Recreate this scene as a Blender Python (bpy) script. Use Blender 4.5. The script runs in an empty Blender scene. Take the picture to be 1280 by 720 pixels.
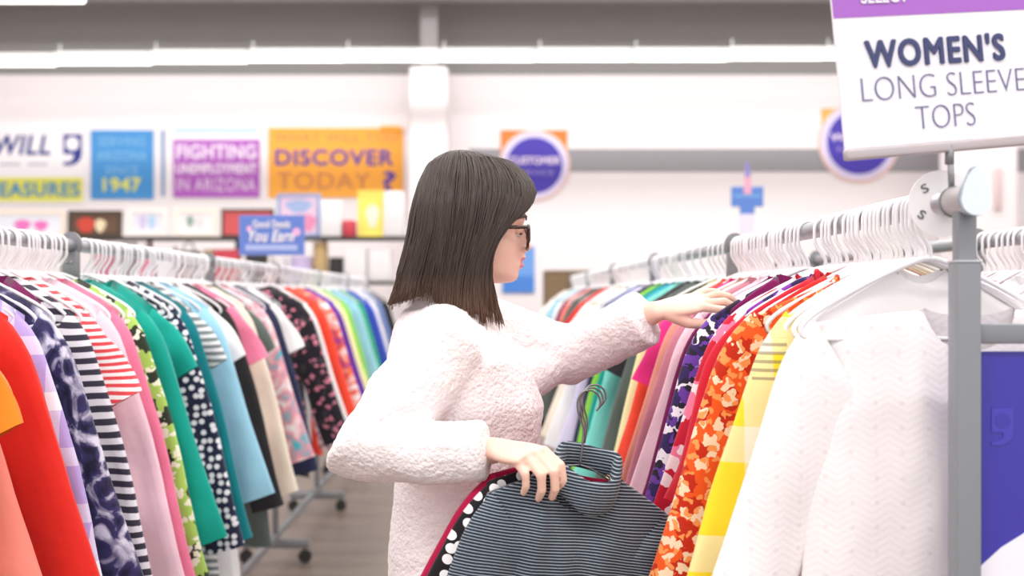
import bpy, bmesh, math, random
from mathutils import Vector, Matrix, noise, Euler
random.seed(7)
PI = math.pi
S = bpy.context.scene
COL = S.collection
F = 1500.0            # focal length in pixels of the 1280 wide frame
CAMZ = 1.36
def at(px, py, d):
    return Vector(((px-612)/F*d, d, CAMZ-(py-369)/F*d))
def srgb(h):
    if isinstance(h, str):
        h = h.lstrip('#'); c = [int(h[i:i+2], 16)/255 for i in (0, 2, 4)]
    else: c = list(h)
    return [x/12.92 if x <= .04045 else ((x+.055)/1.055)**2.4 for x in c] + [1]

# ------------------------------------------------------------------ materials
MATS = {}
class NT:
    def __init__(s, name):
        s.m = bpy.data.materials.new(name); s.m.use_nodes = True
        s.t = s.m.node_tree; s.n = s.t.nodes; s.l = s.t.links
        s.b = s.n['Principled BSDF']
    def node(s, typ, **kw):
        n = s.n.new(typ)
        for k, v in kw.items():
            if k.startswith('i_'):
                n.inputs[k[2:].replace('_', ' ')].default_value = v
            else: setattr(n, k, v)
        return n
    def link(s, a, b): s.l.new(a, b)
    def math(s, op, a, b=None, c=None):
        n = s.n.new('ShaderNodeMath'); n.operation = op
        for i, v in enumerate((a, b, c)):
            if v is None: continue
            if isinstance(v, (int, float)): n.inputs[i].default_value = v
            else: s.l.new(v, n.inputs[i])
        return n.outputs[0]
    def mix(s, fac, a, b):
        n = s.n.new('ShaderNodeMix'); n.data_type = 'RGBA'
        for sock, v in ((n.inputs[0], fac), (n.inputs[6], a), (n.inputs[7], b)):
            if isinstance(v, (int, float)): sock.default_value = v
            elif isinstance(v, list): sock.default_value = v
            else: s.l.new(v, sock)
        return n.outputs[2]
    def xz(s):
        tc = s.n.new('ShaderNodeTexCoord'); sp = s.n.new('ShaderNodeSeparateXYZ'); cb = s.n.new('ShaderNodeCombineXYZ')
        s.l.new(tc.outputs['Object'], sp.inputs[0]); s.l.new(sp.outputs[0], cb.inputs[0]); s.l.new(sp.outputs[2], cb.inputs[1])
        return cb.outputs[0], sp.outputs[0], sp.outputs[2], tc.outputs['Object']
    def bump(s, h, strength=.3, dist=.002):
        n = s.n.new('ShaderNodeBump'); n.inputs['Strength'].default_value = strength; n.inputs['Distance'].default_value = dist
        s.l.new(h, n.inputs['Height']); s.l.new(n.outputs[0], s.b.inputs['Normal'])
def mat(name, col, rough=.6, metal=0., emit=None, estr=0., spec=.5, noise_bump=None, alpha=None, trans=0.):
    if name in MATS: return MATS[name]
    k = NT(name); c = srgb(col) if not (isinstance(col, list) and len(col) == 4) else col
    k.b.inputs['Base Color'].default_value = c
    k.b.inputs['Roughness'].default_value = rough
    k.b.inputs['Metallic'].default_value = metal
    k.b.inputs['Specular IOR Level'].default_value = spec
    if trans: k.b.inputs['Transmission Weight'].default_value = trans
    if emit:
        k.b.inputs['Emission Color'].default_value = srgb(emit); k.b.inputs['Emission Strength'].default_value = estr
    if noise_bump:
        sc, st, ds = noise_bump
        nz = k.node('ShaderNodeTexNoise', i_Scale=sc, i_Detail=4.0)
        tc = k.n.new('ShaderNodeTexCoord'); k.link(tc.outputs['Object'], nz.inputs['Vector']); k.bump(nz.outputs['Fac'], st, ds)
    MATS[name] = k.m
    return k.m
def cloth(name, kind, *cols, scale=1.0, thr=None):
    """procedural cloth: plain, stripe, vstripe, dots, floral, plaid, tie, knit, paisley"""
    if name in MATS: return MATS[name]
    k = NT(name); C = [srgb(c) for c in cols]
    k.b.inputs['Roughness'].default_value = .85; k.b.inputs['Specular IOR Level'].default_value = .2
    k.b.inputs['Sheen Weight'].default_value = .15
    v, x, z, ob = k.xz()
    out = None
    if kind == 'plain': 
        nz = k.node('ShaderNodeTexNoise', i_Scale=9.0, i_Detail=3.0); k.link(ob, nz.inputs['Vector'])
        f = k.math('MULTIPLY', nz.outputs['Fac'], .25)
        out = k.mix(f, C[0], [min(1, q*.8) for q in C[0][:3]]+[1])
    elif kind in ('stripe', 'vstripe'):
        q = z if kind == 'stripe' else x
        nz = k.node('ShaderNodeTexNoise', i_Scale=4.0); k.link(ob, nz.inputs['Vector'])
        q = k.math('ADD', q, k.math('MULTIPLY', nz.outputs['Fac'], .03))
        f = k.math('FRACT', k.math('MULTIPLY', q, 100.0/scale))
        out = k.mix(k.math('GREATER_THAN', f, thr or .5), C[0], C[1])
    elif kind == 'dots':
        vo = k.node('ShaderNodeTexVoronoi', voronoi_dimensions='2D', i_Scale=34.0/scale, i_Randomness=.55); k.link(v, vo.inputs['Vector'])
        out = k.mix(k.math('LESS_THAN', vo.outputs['Distance'], thr or .33), C[0], C[1])
    elif kind == 'floral':
        nz = k.node('ShaderNodeTexNoise', i_Scale=30.0/scale, i_Detail=2.0); k.link(ob, nz.inputs['Vector'])
        mv = k.node('ShaderNodeVectorMath', operation='MULTIPLY_ADD'); k.link(nz.outputs['Color'], mv.inputs[0]); mv.inputs[1].default_value = (.06*scale,)*3; k.link(v, mv.inputs[2])
        out = C[0]
        for i, c in enumerate(C[1:]):
            vo = k.node('ShaderNodeTexVoronoi', voronoi_dimensions='2D', i_Scale=(13+7*i)/scale, i_Randomness=1.0)
            ad = k.node('ShaderNodeVectorMath', operation='ADD'); k.link(mv.outputs[0], ad.inputs[0]); ad.inputs[1].default_value = (3.7*i+.3, 1.9*i, 0)
            k.link(ad.outputs[0], vo.inputs['Vector'])
            out = k.mix(k.math('LESS_THAN', vo.outputs['Distance'], (thr or .36)-.05*i), out, c)
    elif kind == 'plaid':
        def band(q, per, w, off=0):
            return k.math('LESS_THAN', k.math('FRACT', k.math('ADD', k.math('MULTIPLY', q, 1/per), off)), w)
        f1 = band(x, .17*scale, .3); f2 = band(z, .21*scale, .33, .3)
        out = k.mix(k.math('MULTIPLY', k.math('ADD', f1, f2), .5), C[0], C[1])
        dk = k.math('MULTIPLY', k.math('MULTIPLY', band(x, .21*scale, .3, .55), band(z, .27*scale, .3, .2)), band(z, .013, .4))
        if len(C) > 2: out = k.mix(k.math('MULTIPLY', dk, .6), out, C[2])
    elif kind == 'tie':
        nz = k.node('ShaderNodeTexNoise', i_Scale=11.0/scale, i_Detail=3.0, i_Distortion=1.5); k.link(ob, nz.inputs['Vector'])
        r = k.n.new('ShaderNodeValToRGB'); k.link(nz.outputs['Fac'], r.inputs[0])
        r.color_ramp.elements[0].position = .34; r.color_ramp.elements[1].position = .66
        r.color_ramp.elements[0].color = C[0]; r.color_ramp.elements[1].color = C[-1]
        for i, c in enumerate(C[1:-1]):
            e = r.color_ramp.elements.new(.34+.32*(i+1)/(len(C)-1)); e.color = c
        out = r.outputs[0]
    elif kind == 'knit':
        out = C[0]
        wv = k.math('ADD', k.math('MULTIPLY', k.math('SINE', k.math('MULTIPLY', x, 2*PI/.012)), .5), k.math('SINE', k.math('MULTIPLY', k.math('ADD', z, k.math('MULTIPLY', k.math('ABSOLUTE', k.math('SUBTRACT', k.math('FRACT', k.math('MULTIPLY', x, 1/.05)), .5)), .03)), 2*PI/.011)))
        vo = k.node('ShaderNodeTexVoronoi', voronoi_dimensions='2D', i_Scale=28.0, i_Randomness=0.0); k.link(v, vo.inputs['Vector'])
        ho = k.math('LESS_THAN', vo.outputs['Distance'], .1)
        out = k.mix(k.math('MULTIPLY', ho, .22), C[0], [.6, .5, .48, 1])
        k.bump(wv, .1, .0012)
    if isinstance(out, list): k.b.inputs['Base Color'].default_value = out
    else: k.link(out, k.b.inputs['Base Color'])
    if kind != 'knit':
        nz = k.node('ShaderNodeTexNoise', i_Scale=14.0, i_Detail=5.0); k.link(ob, nz.inputs['Vector']); k.bump(nz.outputs['Fac'], .35, .012)
    MATS[name] = k.m
    return k.m

# ------------------------------------------------------------------ mesh builder
class MB:
    def __init__(s): s.v = []; s.f = []
    def add(s, vs, fs):
        b = len(s.v); s.v += [Vector(p) for p in vs]; s.f += [tuple(b+i for i in q) for q in fs]; return s
    def box(s, lo, hi, bev=0.):
        if bev <= 0:
            x0, y0, z0 = lo; x1, y1, z1 = hi
            return s.add([(x0,y0,z0),(x1,y0,z0),(x1,y1,z0),(x0,y1,z0),(x0,y0,z1),(x1,y0,z1),(x1,y1,z1),(x0,y1,z1)],
                  [(0,3,2,1),(4,5,6,7),(0,1,5,4),(1,2,6,5),(2,3,7,6),(3,0,4,7)])
        bm = bmesh.new(); bmesh.ops.create_cube(bm, size=1)
        c = [(a+b)/2 for a, b in zip(lo, hi)]; d = [b-a for a, b in zip(lo, hi)]
        for v in bm.verts: v.co = Vector([v.co[i]*d[i]+c[i] for i in range(3)])
        bmesh.ops.bevel(bm, geom=bm.edges[:], offset=min(bev, min(d)*.45), segments=2, affect='EDGES', profile=.5)
        return s.bm(bm)
    def bm(s, bm, M=None):
        bm.verts.ensure_lookup_table(); bm.verts.index_update()
        s.add([(M @ v.co) if M else v.co.copy() for v in bm.verts], [[v.index for v in f.verts] for f in bm.faces]); bm.free(); return s
    def sphere(s, c, r, seg=16, rings=10, M=None):
        r = r if isinstance(r, (tuple, list)) else (r,)*3
        bm = bmesh.new(); bmesh.ops.create_uvsphere(bm, u_segments=seg, v_segments=rings, radius=1)
        T = Matrix.Translation(c) @ (M or Matrix()) @ Matrix.Diagonal((*r, 1))
        return s.bm(bm, T)
    def tube(s, pts, rad, n=10, flat=1., ref=None, cap=True, closed=False, round_caps=False):
        pts = [Vector(p) for p in pts]; N = len(pts)
        rad = rad if isinstance(rad, (list, tuple)) else [rad]*N
        if round_caps:
            def ext(p, q, r, sgn):
                d = (p-q).normalized(); o = []
                for a in (.35, .65, .88): o.append((p+d*r*a, r*math.sqrt(1-a*a)))
                return o
            e0 = ext(pts[0], pts[1], rad[0], 0)[::-1]; e1 = ext(pts[-1], pts[-2], rad[-1], 0)
            pts = [e[0] for e in e0]+pts+[e[0] for e in e1]; rad = [e[1] for e in e0]+list(rad)+[e[1] for e in e1]; N = len(pts)
        vs = []; fs = []
        u = None
        for i in range(N):
            if closed: t = pts[(i+1) % N]-pts[i-1]
            else: t = pts[min(i+1, N-1)]-pts[max(i-1, 0)]
            t = t.normalized() if t.length > 1e-9 else Vector((0, 0, 1))
            if u is None:
                r0 = Vector(ref) if ref else (Vector((0, 1, 0)) if abs(t.y) < .9 else Vector((1, 0, 0)))
                u = (r0-t*r0.dot(t)).normalized()
            else:
                if ref: u = Vector(ref)
                u = (u-t*u.dot(t)); u = u.normalized() if u.length > 1e-6 else t.orthogonal().normalized()
            w = t.cross(u)
            for k in range(n):
                a = 2*PI*k/n
                vs.append(pts[i]+u*math.cos(a)*rad[i]*flat+w*math.sin(a)*rad[i])
        for i in range(N-1 if not closed else N):
            j = (i+1) % N
            for k in range(n):
                fs.append((i*n+k, i*n+(k+1) % n, j*n+(k+1) % n, j*n+k))
        if cap and not closed:
            fs.append(tuple(range(n))[::-1]); fs.append(tuple((N-1)*n+k for k in range(n)))
        return s.add(vs, fs)
    def prism(s, poly, y0, y1):
        """polygon in x,z extruded along y"""
        n = len(poly)
        a = sum(poly[i][0]*poly[(i+1) % n][1]-poly[(i+1) % n][0]*poly[i][1] for i in range(n))
        if a < 0: poly = poly[::-1]
        vs = [(p[0], y0, p[1]) for p in poly]+[(p[0], y1, p[1]) for p in poly]
        fs = [tuple(range(n)), tuple(range(2*n-1, n-1, -1))]+[(i, n+i, n+(i+1) % n, (i+1) % n) for i in range(n)]
        return s.add(vs, fs)
    def mesh(s, name, smooth=True, merge=0.):
        me = bpy.data.meshes.new(name); me.from_pydata([tuple(v) for v in s.v], [], s.f); me.update()
        bm = bmesh.new(); bm.from_mesh(me)
        if merge: bmesh.ops.remove_doubles(bm, verts=bm.verts[:], dist=merge)
        bmesh.ops.recalc_face_normals(bm, faces=bm.faces[:])
        bm.to_mesh(me); bm.free()
        for p in me.polygons: p.use_smooth = smooth
        return me
    def build(s, name, m, parent=None, smooth=True, merge=0., auto=None):
        me = s.mesh(name, smooth, merge)
        return link(name, me, m, parent, auto)
def link(name, me, m=None, parent=None, auto=None):
    o = bpy.data.objects.new(name, me); COL.objects.link(o)
    if m is not None:
        if len(me.materials) == 0: me.materials.append(m)
        else:
            o.material_slots[0].link = 'OBJECT'; o.material_slots[0].material = m
    if parent: o.parent = parent
    if auto:
        me.set_sharp_from_angle(angle=math.radians(auto))
    return o
def tag(o, label, cat, group=None):
    o['label'] = label; o['category'] = cat
    if group: o['group'] = group
    return o
def empty(name, loc=(0, 0, 0), rot=(0, 0, 0)):
    o = bpy.data.objects.new(name, None); COL.objects.link(o); o.location = loc; o.rotation_euler = rot; o.empty_display_size = .05
    return o
def struct(o): o['kind'] = 'structure'; return o
def evaluated(o):
    """the object's mesh with its modifiers applied, worked out in a scratch scene of its own"""
    t = bpy.data.scenes.new('scratch'); t.collection.objects.link(o); COL.objects.unlink(o)
    vl = t.view_layers[0]; vl.update(); dg = vl.depsgraph
    me = bpy.data.meshes.new_from_object(o.evaluated_get(dg), depsgraph=dg)
    bpy.data.scenes.remove(t)
    return me
def remeshed(mb, name, voxel, smooth_it=6, fac=.5, pre=None):
    me = mb.mesh(name); o = bpy.data.objects.new(name, me); COL.objects.link(o)
    r = o.modifiers.new('r', 'REMESH'); r.mode = 'VOXEL'; r.voxel_size = voxel
    s = o.modifiers.new('s', 'SMOOTH'); s.iterations = smooth_it; s.factor = fac
    out = evaluated(o)
    bpy.data.objects.remove(o); bpy.data.meshes.remove(me)
    out.name = name
    for p in out.polygons: p.use_smooth = True
    return out
def text_mesh(txt, w, h, bold=0., shear=0., extr=.001, sp=1.08):
    """mesh of one line of lettering, w wide and h high, centred at the origin in the x,z plane facing -y"""
    cu = bpy.data.curves.new('t', 'FONT'); cu.body = txt; cu.size = 1; cu.space_character = sp; cu.offset = min(bold, 0); cu.shear = shear; cu.extrude = .01; cu.resolution_u = 4
    o = bpy.data.objects.new('t', cu); COL.objects.link(o)
    me = evaluated(o); bpy.data.objects.remove(o); bpy.data.curves.remove(cu)
    xs = [v.co.x for v in me.vertices]; ys = [v.co.y for v in me.vertices]
    cx, cy = (min(xs)+max(xs))/2, (min(ys)+max(ys))/2; sx = w/(max(xs)-min(xs)); sy = h/(max(ys)-min(ys))
    for v in me.vertices:
        v.co = Vector(((v.co.x-cx)*sx, -extr if v.co.z > 0 else 0, (v.co.y-cy)*sy))
    me.materials.clear()
    if bold > 0:
        vs = [v.co.copy() for v in me.vertices]; fs = [tuple(p.vertices) for p in me.polygons]; mb = MB(); k = bold*h*.9
        for q_, (dx, dz) in enumerate(((0, 0), (k, 0), (-k, 0), (0, k), (0, -k), (.7*k, .7*k), (-.7*k, .7*k), (.7*k, -.7*k), (-.7*k, -.7*k))):
            mb.add([v+Vector((dx, -q_*h*.004, dz)) for v in vs], fs)
        bpy.data.meshes.remove(me); me = bpy.data.meshes.new('lettering'); me.from_pydata([tuple(v) for v in mb.v], [], mb.f); me.update()
    return me
def lettering(txt, w, h, m, parent, pos, bold=0., shear=0., name='lettering', sp=1.08):
    o = link(name, text_mesh(txt, w, h, bold, shear, sp=sp), m, parent); o.location = pos
    return o

# ------------------------------------------------------------------ camera, render look
cam = bpy.data.cameras.new('camera'); co = bpy.data.objects.new('camera', cam); COL.objects.link(co)
co.location = (0, 0, CAMZ); co.rotation_euler = (PI/2, 0, 0)
cam.sensor_width = 36; cam.lens = 36*F/1280
cam.shift_x = (640-612)/1280; cam.shift_y = (369-360)/1280
cam.dof.use_dof = True; cam.dof.focus_distance = 2.15; cam.dof.aperture_fstop = 3.0
cam.clip_end = 200
S.camera = co
S.view_settings.view_transform = 'Standard'; S.view_settings.look = 'None'
S.view_settings.exposure = 0.32; S.view_settings.gamma = 1.0; S.view_settings.use_curve_mapping = False
w = bpy.data.worlds.new('daylight'); S.world = w; w.use_nodes = True
w.node_tree.nodes['Background'].inputs[0].default_value = (1, .975, .98, 1)
w.node_tree.nodes['Background'].inputs[1].default_value = 1.0

# ------------------------------------------------------------------ room
WALL = 16.0
m_wall = mat('white_wall_paint', '#f4eeef', .9, noise_bump=(60, .05, .002))
m_grey = mat('grey_upper_paint', '#949291', .9)
m_floor = NT('concrete_floor')
nz = m_floor.node('ShaderNodeTexNoise', i_Scale=1.2, i_Detail=8.0); r = m_floor.n.new('ShaderNodeValToRGB')
tc = m_floor.n.new('ShaderNodeTexCoord'); m_floor.link(tc.outputs['Object'], nz.inputs['Vector']); m_floor.link(nz.outputs['Fac'], r.inputs[0])
r.color_ramp.elements[0].color = srgb('#6a5b51'); r.color_ramp.elements[1].color = srgb('#85766b'); m_floor.link(r.outputs[0], m_floor.b.inputs['Base Color'])
m_floor.b.inputs['Roughness'].default_value = .35
m_floor = m_floor.m
WT = CAMZ+(369-93)/F*WALL
struct(MB().box((-9, -3, -.1), (9, WALL+.2, 0)).build('floor', m_floor, smooth=False))
struct(MB().box((-9, -3, 6.0), (9, WALL+.2, 6.1)).build('ceiling', mat('ceiling_paint', '#dcd9d8', .9), smooth=False))
struct(MB().box((-9, WALL, 0), (9, WALL+.2, WT)).build('wall_back', m_wall, smooth=False))
struct(MB().box((-9, WALL-.02, WT), (9, WALL+.2, 6.0)).build('wall_back_upper', m_grey, smooth=False))
struct(MB().box((-9.2, -3, 0), (-9, WALL+.2, 6.0)).build('wall_left', m_wall, smooth=False))
struct(MB().box((9, -3, 0), (9.2, WALL+.2, 6.0)).build('wall_right', m_wall, smooth=False))
# grey band on the back wall
a, b = at(586, 186, WALL), at(1420, 215, WALL)
struct(MB().box((a.x, WALL-.012, b.z), (8.9, WALL, a.z)).build('trim_1', mat('grey_band', '#9b9a9e', .85, noise_bump=(8, .2, .01)), smooth=False))
# grey crossbeam line near the top of the frame
a = at(0, -3, 14.9)
struct(MB().box((-8.9, 14.9, a.z), (8.9, 15.1, a.z+.3)).build('beam_back', mat('beam_grey', '#a3a09e', .8), smooth=False))
def column(n, px0, px1, ptop, d, base):
    a, b = at(px0, ptop, d), at(px1, ptop, d); wd = b.x-a.x
    o = struct(MB().box((a.x, d, 0), (b.x, d+.5, a.z), .05).build('column_%d' % n, m_wall, smooth=False))
    c = (a.x+b.x)/2; r = wd*.22
    p = MB().box((c-r, d+.15, a.z), (c+r, d+.35, 6.0)).build('column_pipe', mat('column_grey', '#9c9798', .8), o, smooth=False)
    return o
column(1, 511, 560, 82, 15.2, 0); column(2, 1192, 1274, 82, 14.6, 0)
dv = tag(MB().box((0, -.04, -.26), (.1, 0, .26), .02).build('wall_box', mat('dusty_pink_plastic', '#dcc6c6', .5)), 'slim dusty pink box mounted on the white column beside the post', 'wall box')
p = at(1241, 236, 14.6); dv.location = p

# ------------------------------------------------------------------ ceiling lights
m_tube = mat('fluorescent_tube', '#ffffff', .4, emit='#fffdfa', estr=3.0)
m_fix = mat('fixture_white', '#e8e8e6', .5)
def fixture_meshes(L):
    h = MB().box((-L/2+.01, -.06, .03), (L/2-.01, .06, .09), .01).mesh('housing', False)
    t = MB().tube([(-L/2+.012, 0, -.005), (L/2-.012, 0, -.005)], .055, 12).mesh('tube_light')
    c = MB().tube([(-L/2+.05, 0, .09), (-L/2+.05, 0, .19)], .008, 6).mesh('stem')
    return h, t, c
DL = 14.55; LSEG = 120/F*DL
hm, tm, cm = fixture_meshes(LSEG)
ords = ['first', 'second', 'third', 'fourth', 'fifth', 'sixth', 'seventh', 'eighth', 'ninth', 'tenth', 'eleventh', 'twelfth', 'thirteenth', 'fourteenth', 'fifteenth', 'sixteenth', 'seventeenth', 'eighteenth', 'nineteenth', 'twentieth']
slope = [(10, 76.5), (130, 74.5), (250, 72.5), (371, 71), (490, 70.5), (610, 70.5), (730, 70), (850, 70), (970, 68.5)]
i = 0
for px, py in slope + [(1090, 68), (1210, 68)]:
    e = empty('ceiling_light', at(px, py, DL))
    link('housing', hm, m_fix, e); link('tube', tm, m_tube, e); link('stem', cm, m_fix, e)
    tag(e, 'white fluorescent strip light, %s along the row above the wall signs' % ords[i], 'ceiling light', 'strip lights of the far row'); i += 1
e = empty('ceiling_light', at(30, 0, 11.5)); link('housing', hm, m_fix, e); link('tube', tm, m_tube, e); link('stem', cm, m_fix, e)
e.location.z += .03
tag(e, 'lone strip light higher and nearer than the far row, over the shop banner', 'ceiling light')
def area(name, loc, sx, sy, power, rot=(0, 0, 0)):
    l = bpy.data.lights.new(name, 'AREA'); l.shape = 'RECTANGLE'; l.size = sx; l.size_y = sy; l.energy = power; l.color = (1, .985, .97)
    o = bpy.data.objects.new(name, l); COL.objects.link(o); o.location = loc; o.rotation_euler = rot; return o
for y, pw in ((-1.2, 370), (2.6, 300), (6.2, 300), (9.8, 300), (13.2, 300)):
    area('strip_row_lamp', (0, y, 5.6), 15, .5, pw)

# ------------------------------------------------------------------ racks
m_steel = mat('brushed_steel', '#a9abb0', .32, .75)
m_steeld = mat('dull_steel', '#8b8c90', .45, .5)
m_post = mat('grey_powder_coat', '#85888d', .45, .25)
m_cap = mat('pale_blue_cap', '#dfeaf2', .2, .1)
XR, XL, XB = .649, -1.088, 1.2
RZ = 1.49; RR = .0165
def rack(x, y0, y1, supports, label, front=None):
    e = empty('clothing_rack', (x, (y0+y1)/2, 0))
    def L(mb, n, m, parent=None, auto=40):
        for v in mb.v: v -= Vector((x, (y0+y1)/2, 0))
        return mb.build(n, m, parent or e, auto=auto)
    L(MB().tube([(x, y0, RZ), (x, y1, RZ)], RR, 20), 'rail', m_steel)
    for d in supports:
        br = MB()
        pts = [(x+.028*math.sin(2*PI*k/20), RZ+.028*math.cos(2*PI*k/20)*(1.25 if math.cos(2*PI*k/20) > 0 else 1)) for k in range(20)]
        br.prism(pts, d-.006, d+.006)
        br.box((x-.02, d-.014, RZ-.09), (x+.02, d+.014, RZ-.016), .003)
        b = L(br, 'bracket', m_steeld)
        sc = MB().sphere((x-.006, d-.016, RZ-.045), .004, 8, 6).sphere((x+.006, d-.016, RZ-.045), .004, 8, 6)
        L(sc, 'screw', m_steel, b)
        L(MB().box((x-.015, d-.012, .12), (x+.015, d+.012, RZ-.085), .003), 'upright', m_steeld)
        f = L(MB().box((x-.17, d-.02, .075), (x+.17, d+.02, .12), .006), 'foot', m_steeld)
        for s in (-1, 1):
            L(MB().tube([(x+s*.15, d-.012, .034), (x+s*.15, d+.012, .034)], .034, 14).tube([(x+s*.15, d, .03), (x+s*.15, d, .08)], .006, 6), 'caster', mat('black_rubber', '#2b2a2a', .6), f)
    L(MB().box((x-.015, y0+.05, .12), (x+.015, y1-.02, .15), .003), 'base_bar', m_steeld)
    tag(e, label, 'clothing rack')
    return e, L
BR = [1.64, 3.18, 4.71, 6.25, 7.79, 9.33]
BL = [1.60, 3.12, 4.65, 6.10, 7.57, 9.1, 10.6]
rr, LR = rack(XR, 1.63, 9.36, BR[1:], 'long steel clothing rack with a square grey end post under the white tops sign')
# front post with seam, hub and teardrop cap
LR(MB().box((XR-.0125, 1.628, 1.31), (XR+.0125, 1.653, RZ-.01), .002), 'post_top', m_post)
LR(MB().box((XR-.0165, 1.622, .1), (XR+.0165, 1.658, 1.405), .003), 'post', m_post)
LR(MB().box((XR-.0172, 1.6213, 1.4045), (XR+.0172, 1.6587, 1.4075), .0006), 'collar', mat('bright_steel', '#c9ccd0', .25, .8))
LR(MB().box((XR-.2, 1.61, .05), (XR+.3, 1.67, .1), .006), 'foot', m_post)
hub = MB().tube([(XR, 1.612, RZ), (XR, 1.675, RZ)], .0205, 24)
LR(hub, 'hub', mat('hub_grey', '#b3aeae', .4, .3))
LR(MB().tube([(XR, 1.672, RZ), (XR, 1.677, RZ)], .0222, 24), 'hub_ring', m_steeld)
td = []
for k in range(36):
    a = 2*PI*k/36
    rr_ = .0215
    px_, pz_ = rr_*math.sin(a), -rr_*math.cos(a)
    if pz_ > 0: pz_ *= 2.0; px_ *= (1-.42*(pz_/.043)**1.2)
    td.append((XR+px_*.93, RZ-.002+pz_))
LR(MB().prism(td, 1.598, 1.612), 'end_cap', m_cap)
LR(MB().prism([(XR+(q[0]-XR)*1.05, RZ+(q[1]-RZ)*1.04) for q in td], 1.6035, 1.6125), 'end_cap_rim', mat('cap_rim', '#9aa3ad', .3, .4))
# crossbar to the neighbouring rack
LR(MB().box((XR+.016, 1.628, 1.294), (XB-.018, 1.652, 1.321), .003), 'crossbar', m_post)
rb, _ = rack(XB, 1.63, 5.0, [1.64, 2.96, 4.4], 'second steel clothing rack standing back to back with the signed one')
rl, _ = rack(XL, 1.5, 10.7, BL[0:], 'long steel clothing rack behind the woman, with a blue sign on its rail')

# ------------------------------------------------------------------ hangers
m_hang = mat('white_plastic', '#f3f1f3', .35, spec=.4)
def smooth_path(pts, n=6, closed=False):
    P = [Vector(p) for p in pts]; out = []
    N = len(P)
    for i in range(N if closed else N-1):
        if closed: p0, p1, p2, p3 = P[i-1], P[i], P[(i+1) % N], P[(i+2) % N]
        else: p0, p1, p2, p3 = P[max(i-1, 0)], P[i], P[i+1], P[min(i+2, N-1)]
        for k in range(n):
            t = k/n
            out.append(.5*((2*p1)+(p2-p0)*t+(2*p0-5*p1+4*p2-p3)*t*t+(3*p1-p0-3*p2+p3)*t**3))
    if not closed: out.append(P[-1])
    return out
def hanger_mesh(r=.0034, side=-1, lo=False, wide=1.0):
    """origin at the rail's axis; the hook's stem comes down on the side given"""
    mb = MB(); R = RR+r+.0005; s = side
    arc = [(-s*R*math.cos(a), 0, R*math.sin(a)) for a in [math.radians(q) for q in (-35, 0, 30, 60, 90, 120, 150, 180)]]
    stem = [(s*R, 0, -.012), (s*R*.95, 0, -.03), (s*R*.35, 0, -.05), (0, 0, -.062), (0, 0, -.078)]
    mb.tube(smooth_path(arc+stem, 2 if lo else 4), r, 5 if lo else 8)
    tri = [(0, 0, -.076), (.03, 0, -.083), (.1, 0, -.112), (.17, 0, -.148), (.2, 0, -.17), (.206, 0, -.184), (.19, 0, -.193), (.1, 0, -.194), (0, 0, -.194),
           (-.1, 0, -.194), (-.19, 0, -.193), (-.206, 0, -.184), (-.2, 0, -.17), (-.17, 0, -.148), (-.1, 0, -.112), (-.03, 0, -.083)]
    tri = [(p[0]*wide, p[1], p[2]) for p in tri]
    mb.tube(smooth_path(tri, 1 if lo else 3, True), r*1.15, 5 if lo else 8, closed=True)
    return mb.mesh('hanger')
HG_ = {(sd, lo, wd): hanger_mesh(side=sd, lo=lo, wide=wd) for sd in (-1, 1) for lo in (False, True) for wd in (.95, .84, .7)}
def hanger(x, y, me, label, group, rz=0., tilt=0.):
    o = link('clothes_hanger', me, m_hang); o.location = (x, y, RZ); o.rotation_euler = (0, tilt, rz)
    tag(o, label, 'hanger', group); return o

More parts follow.
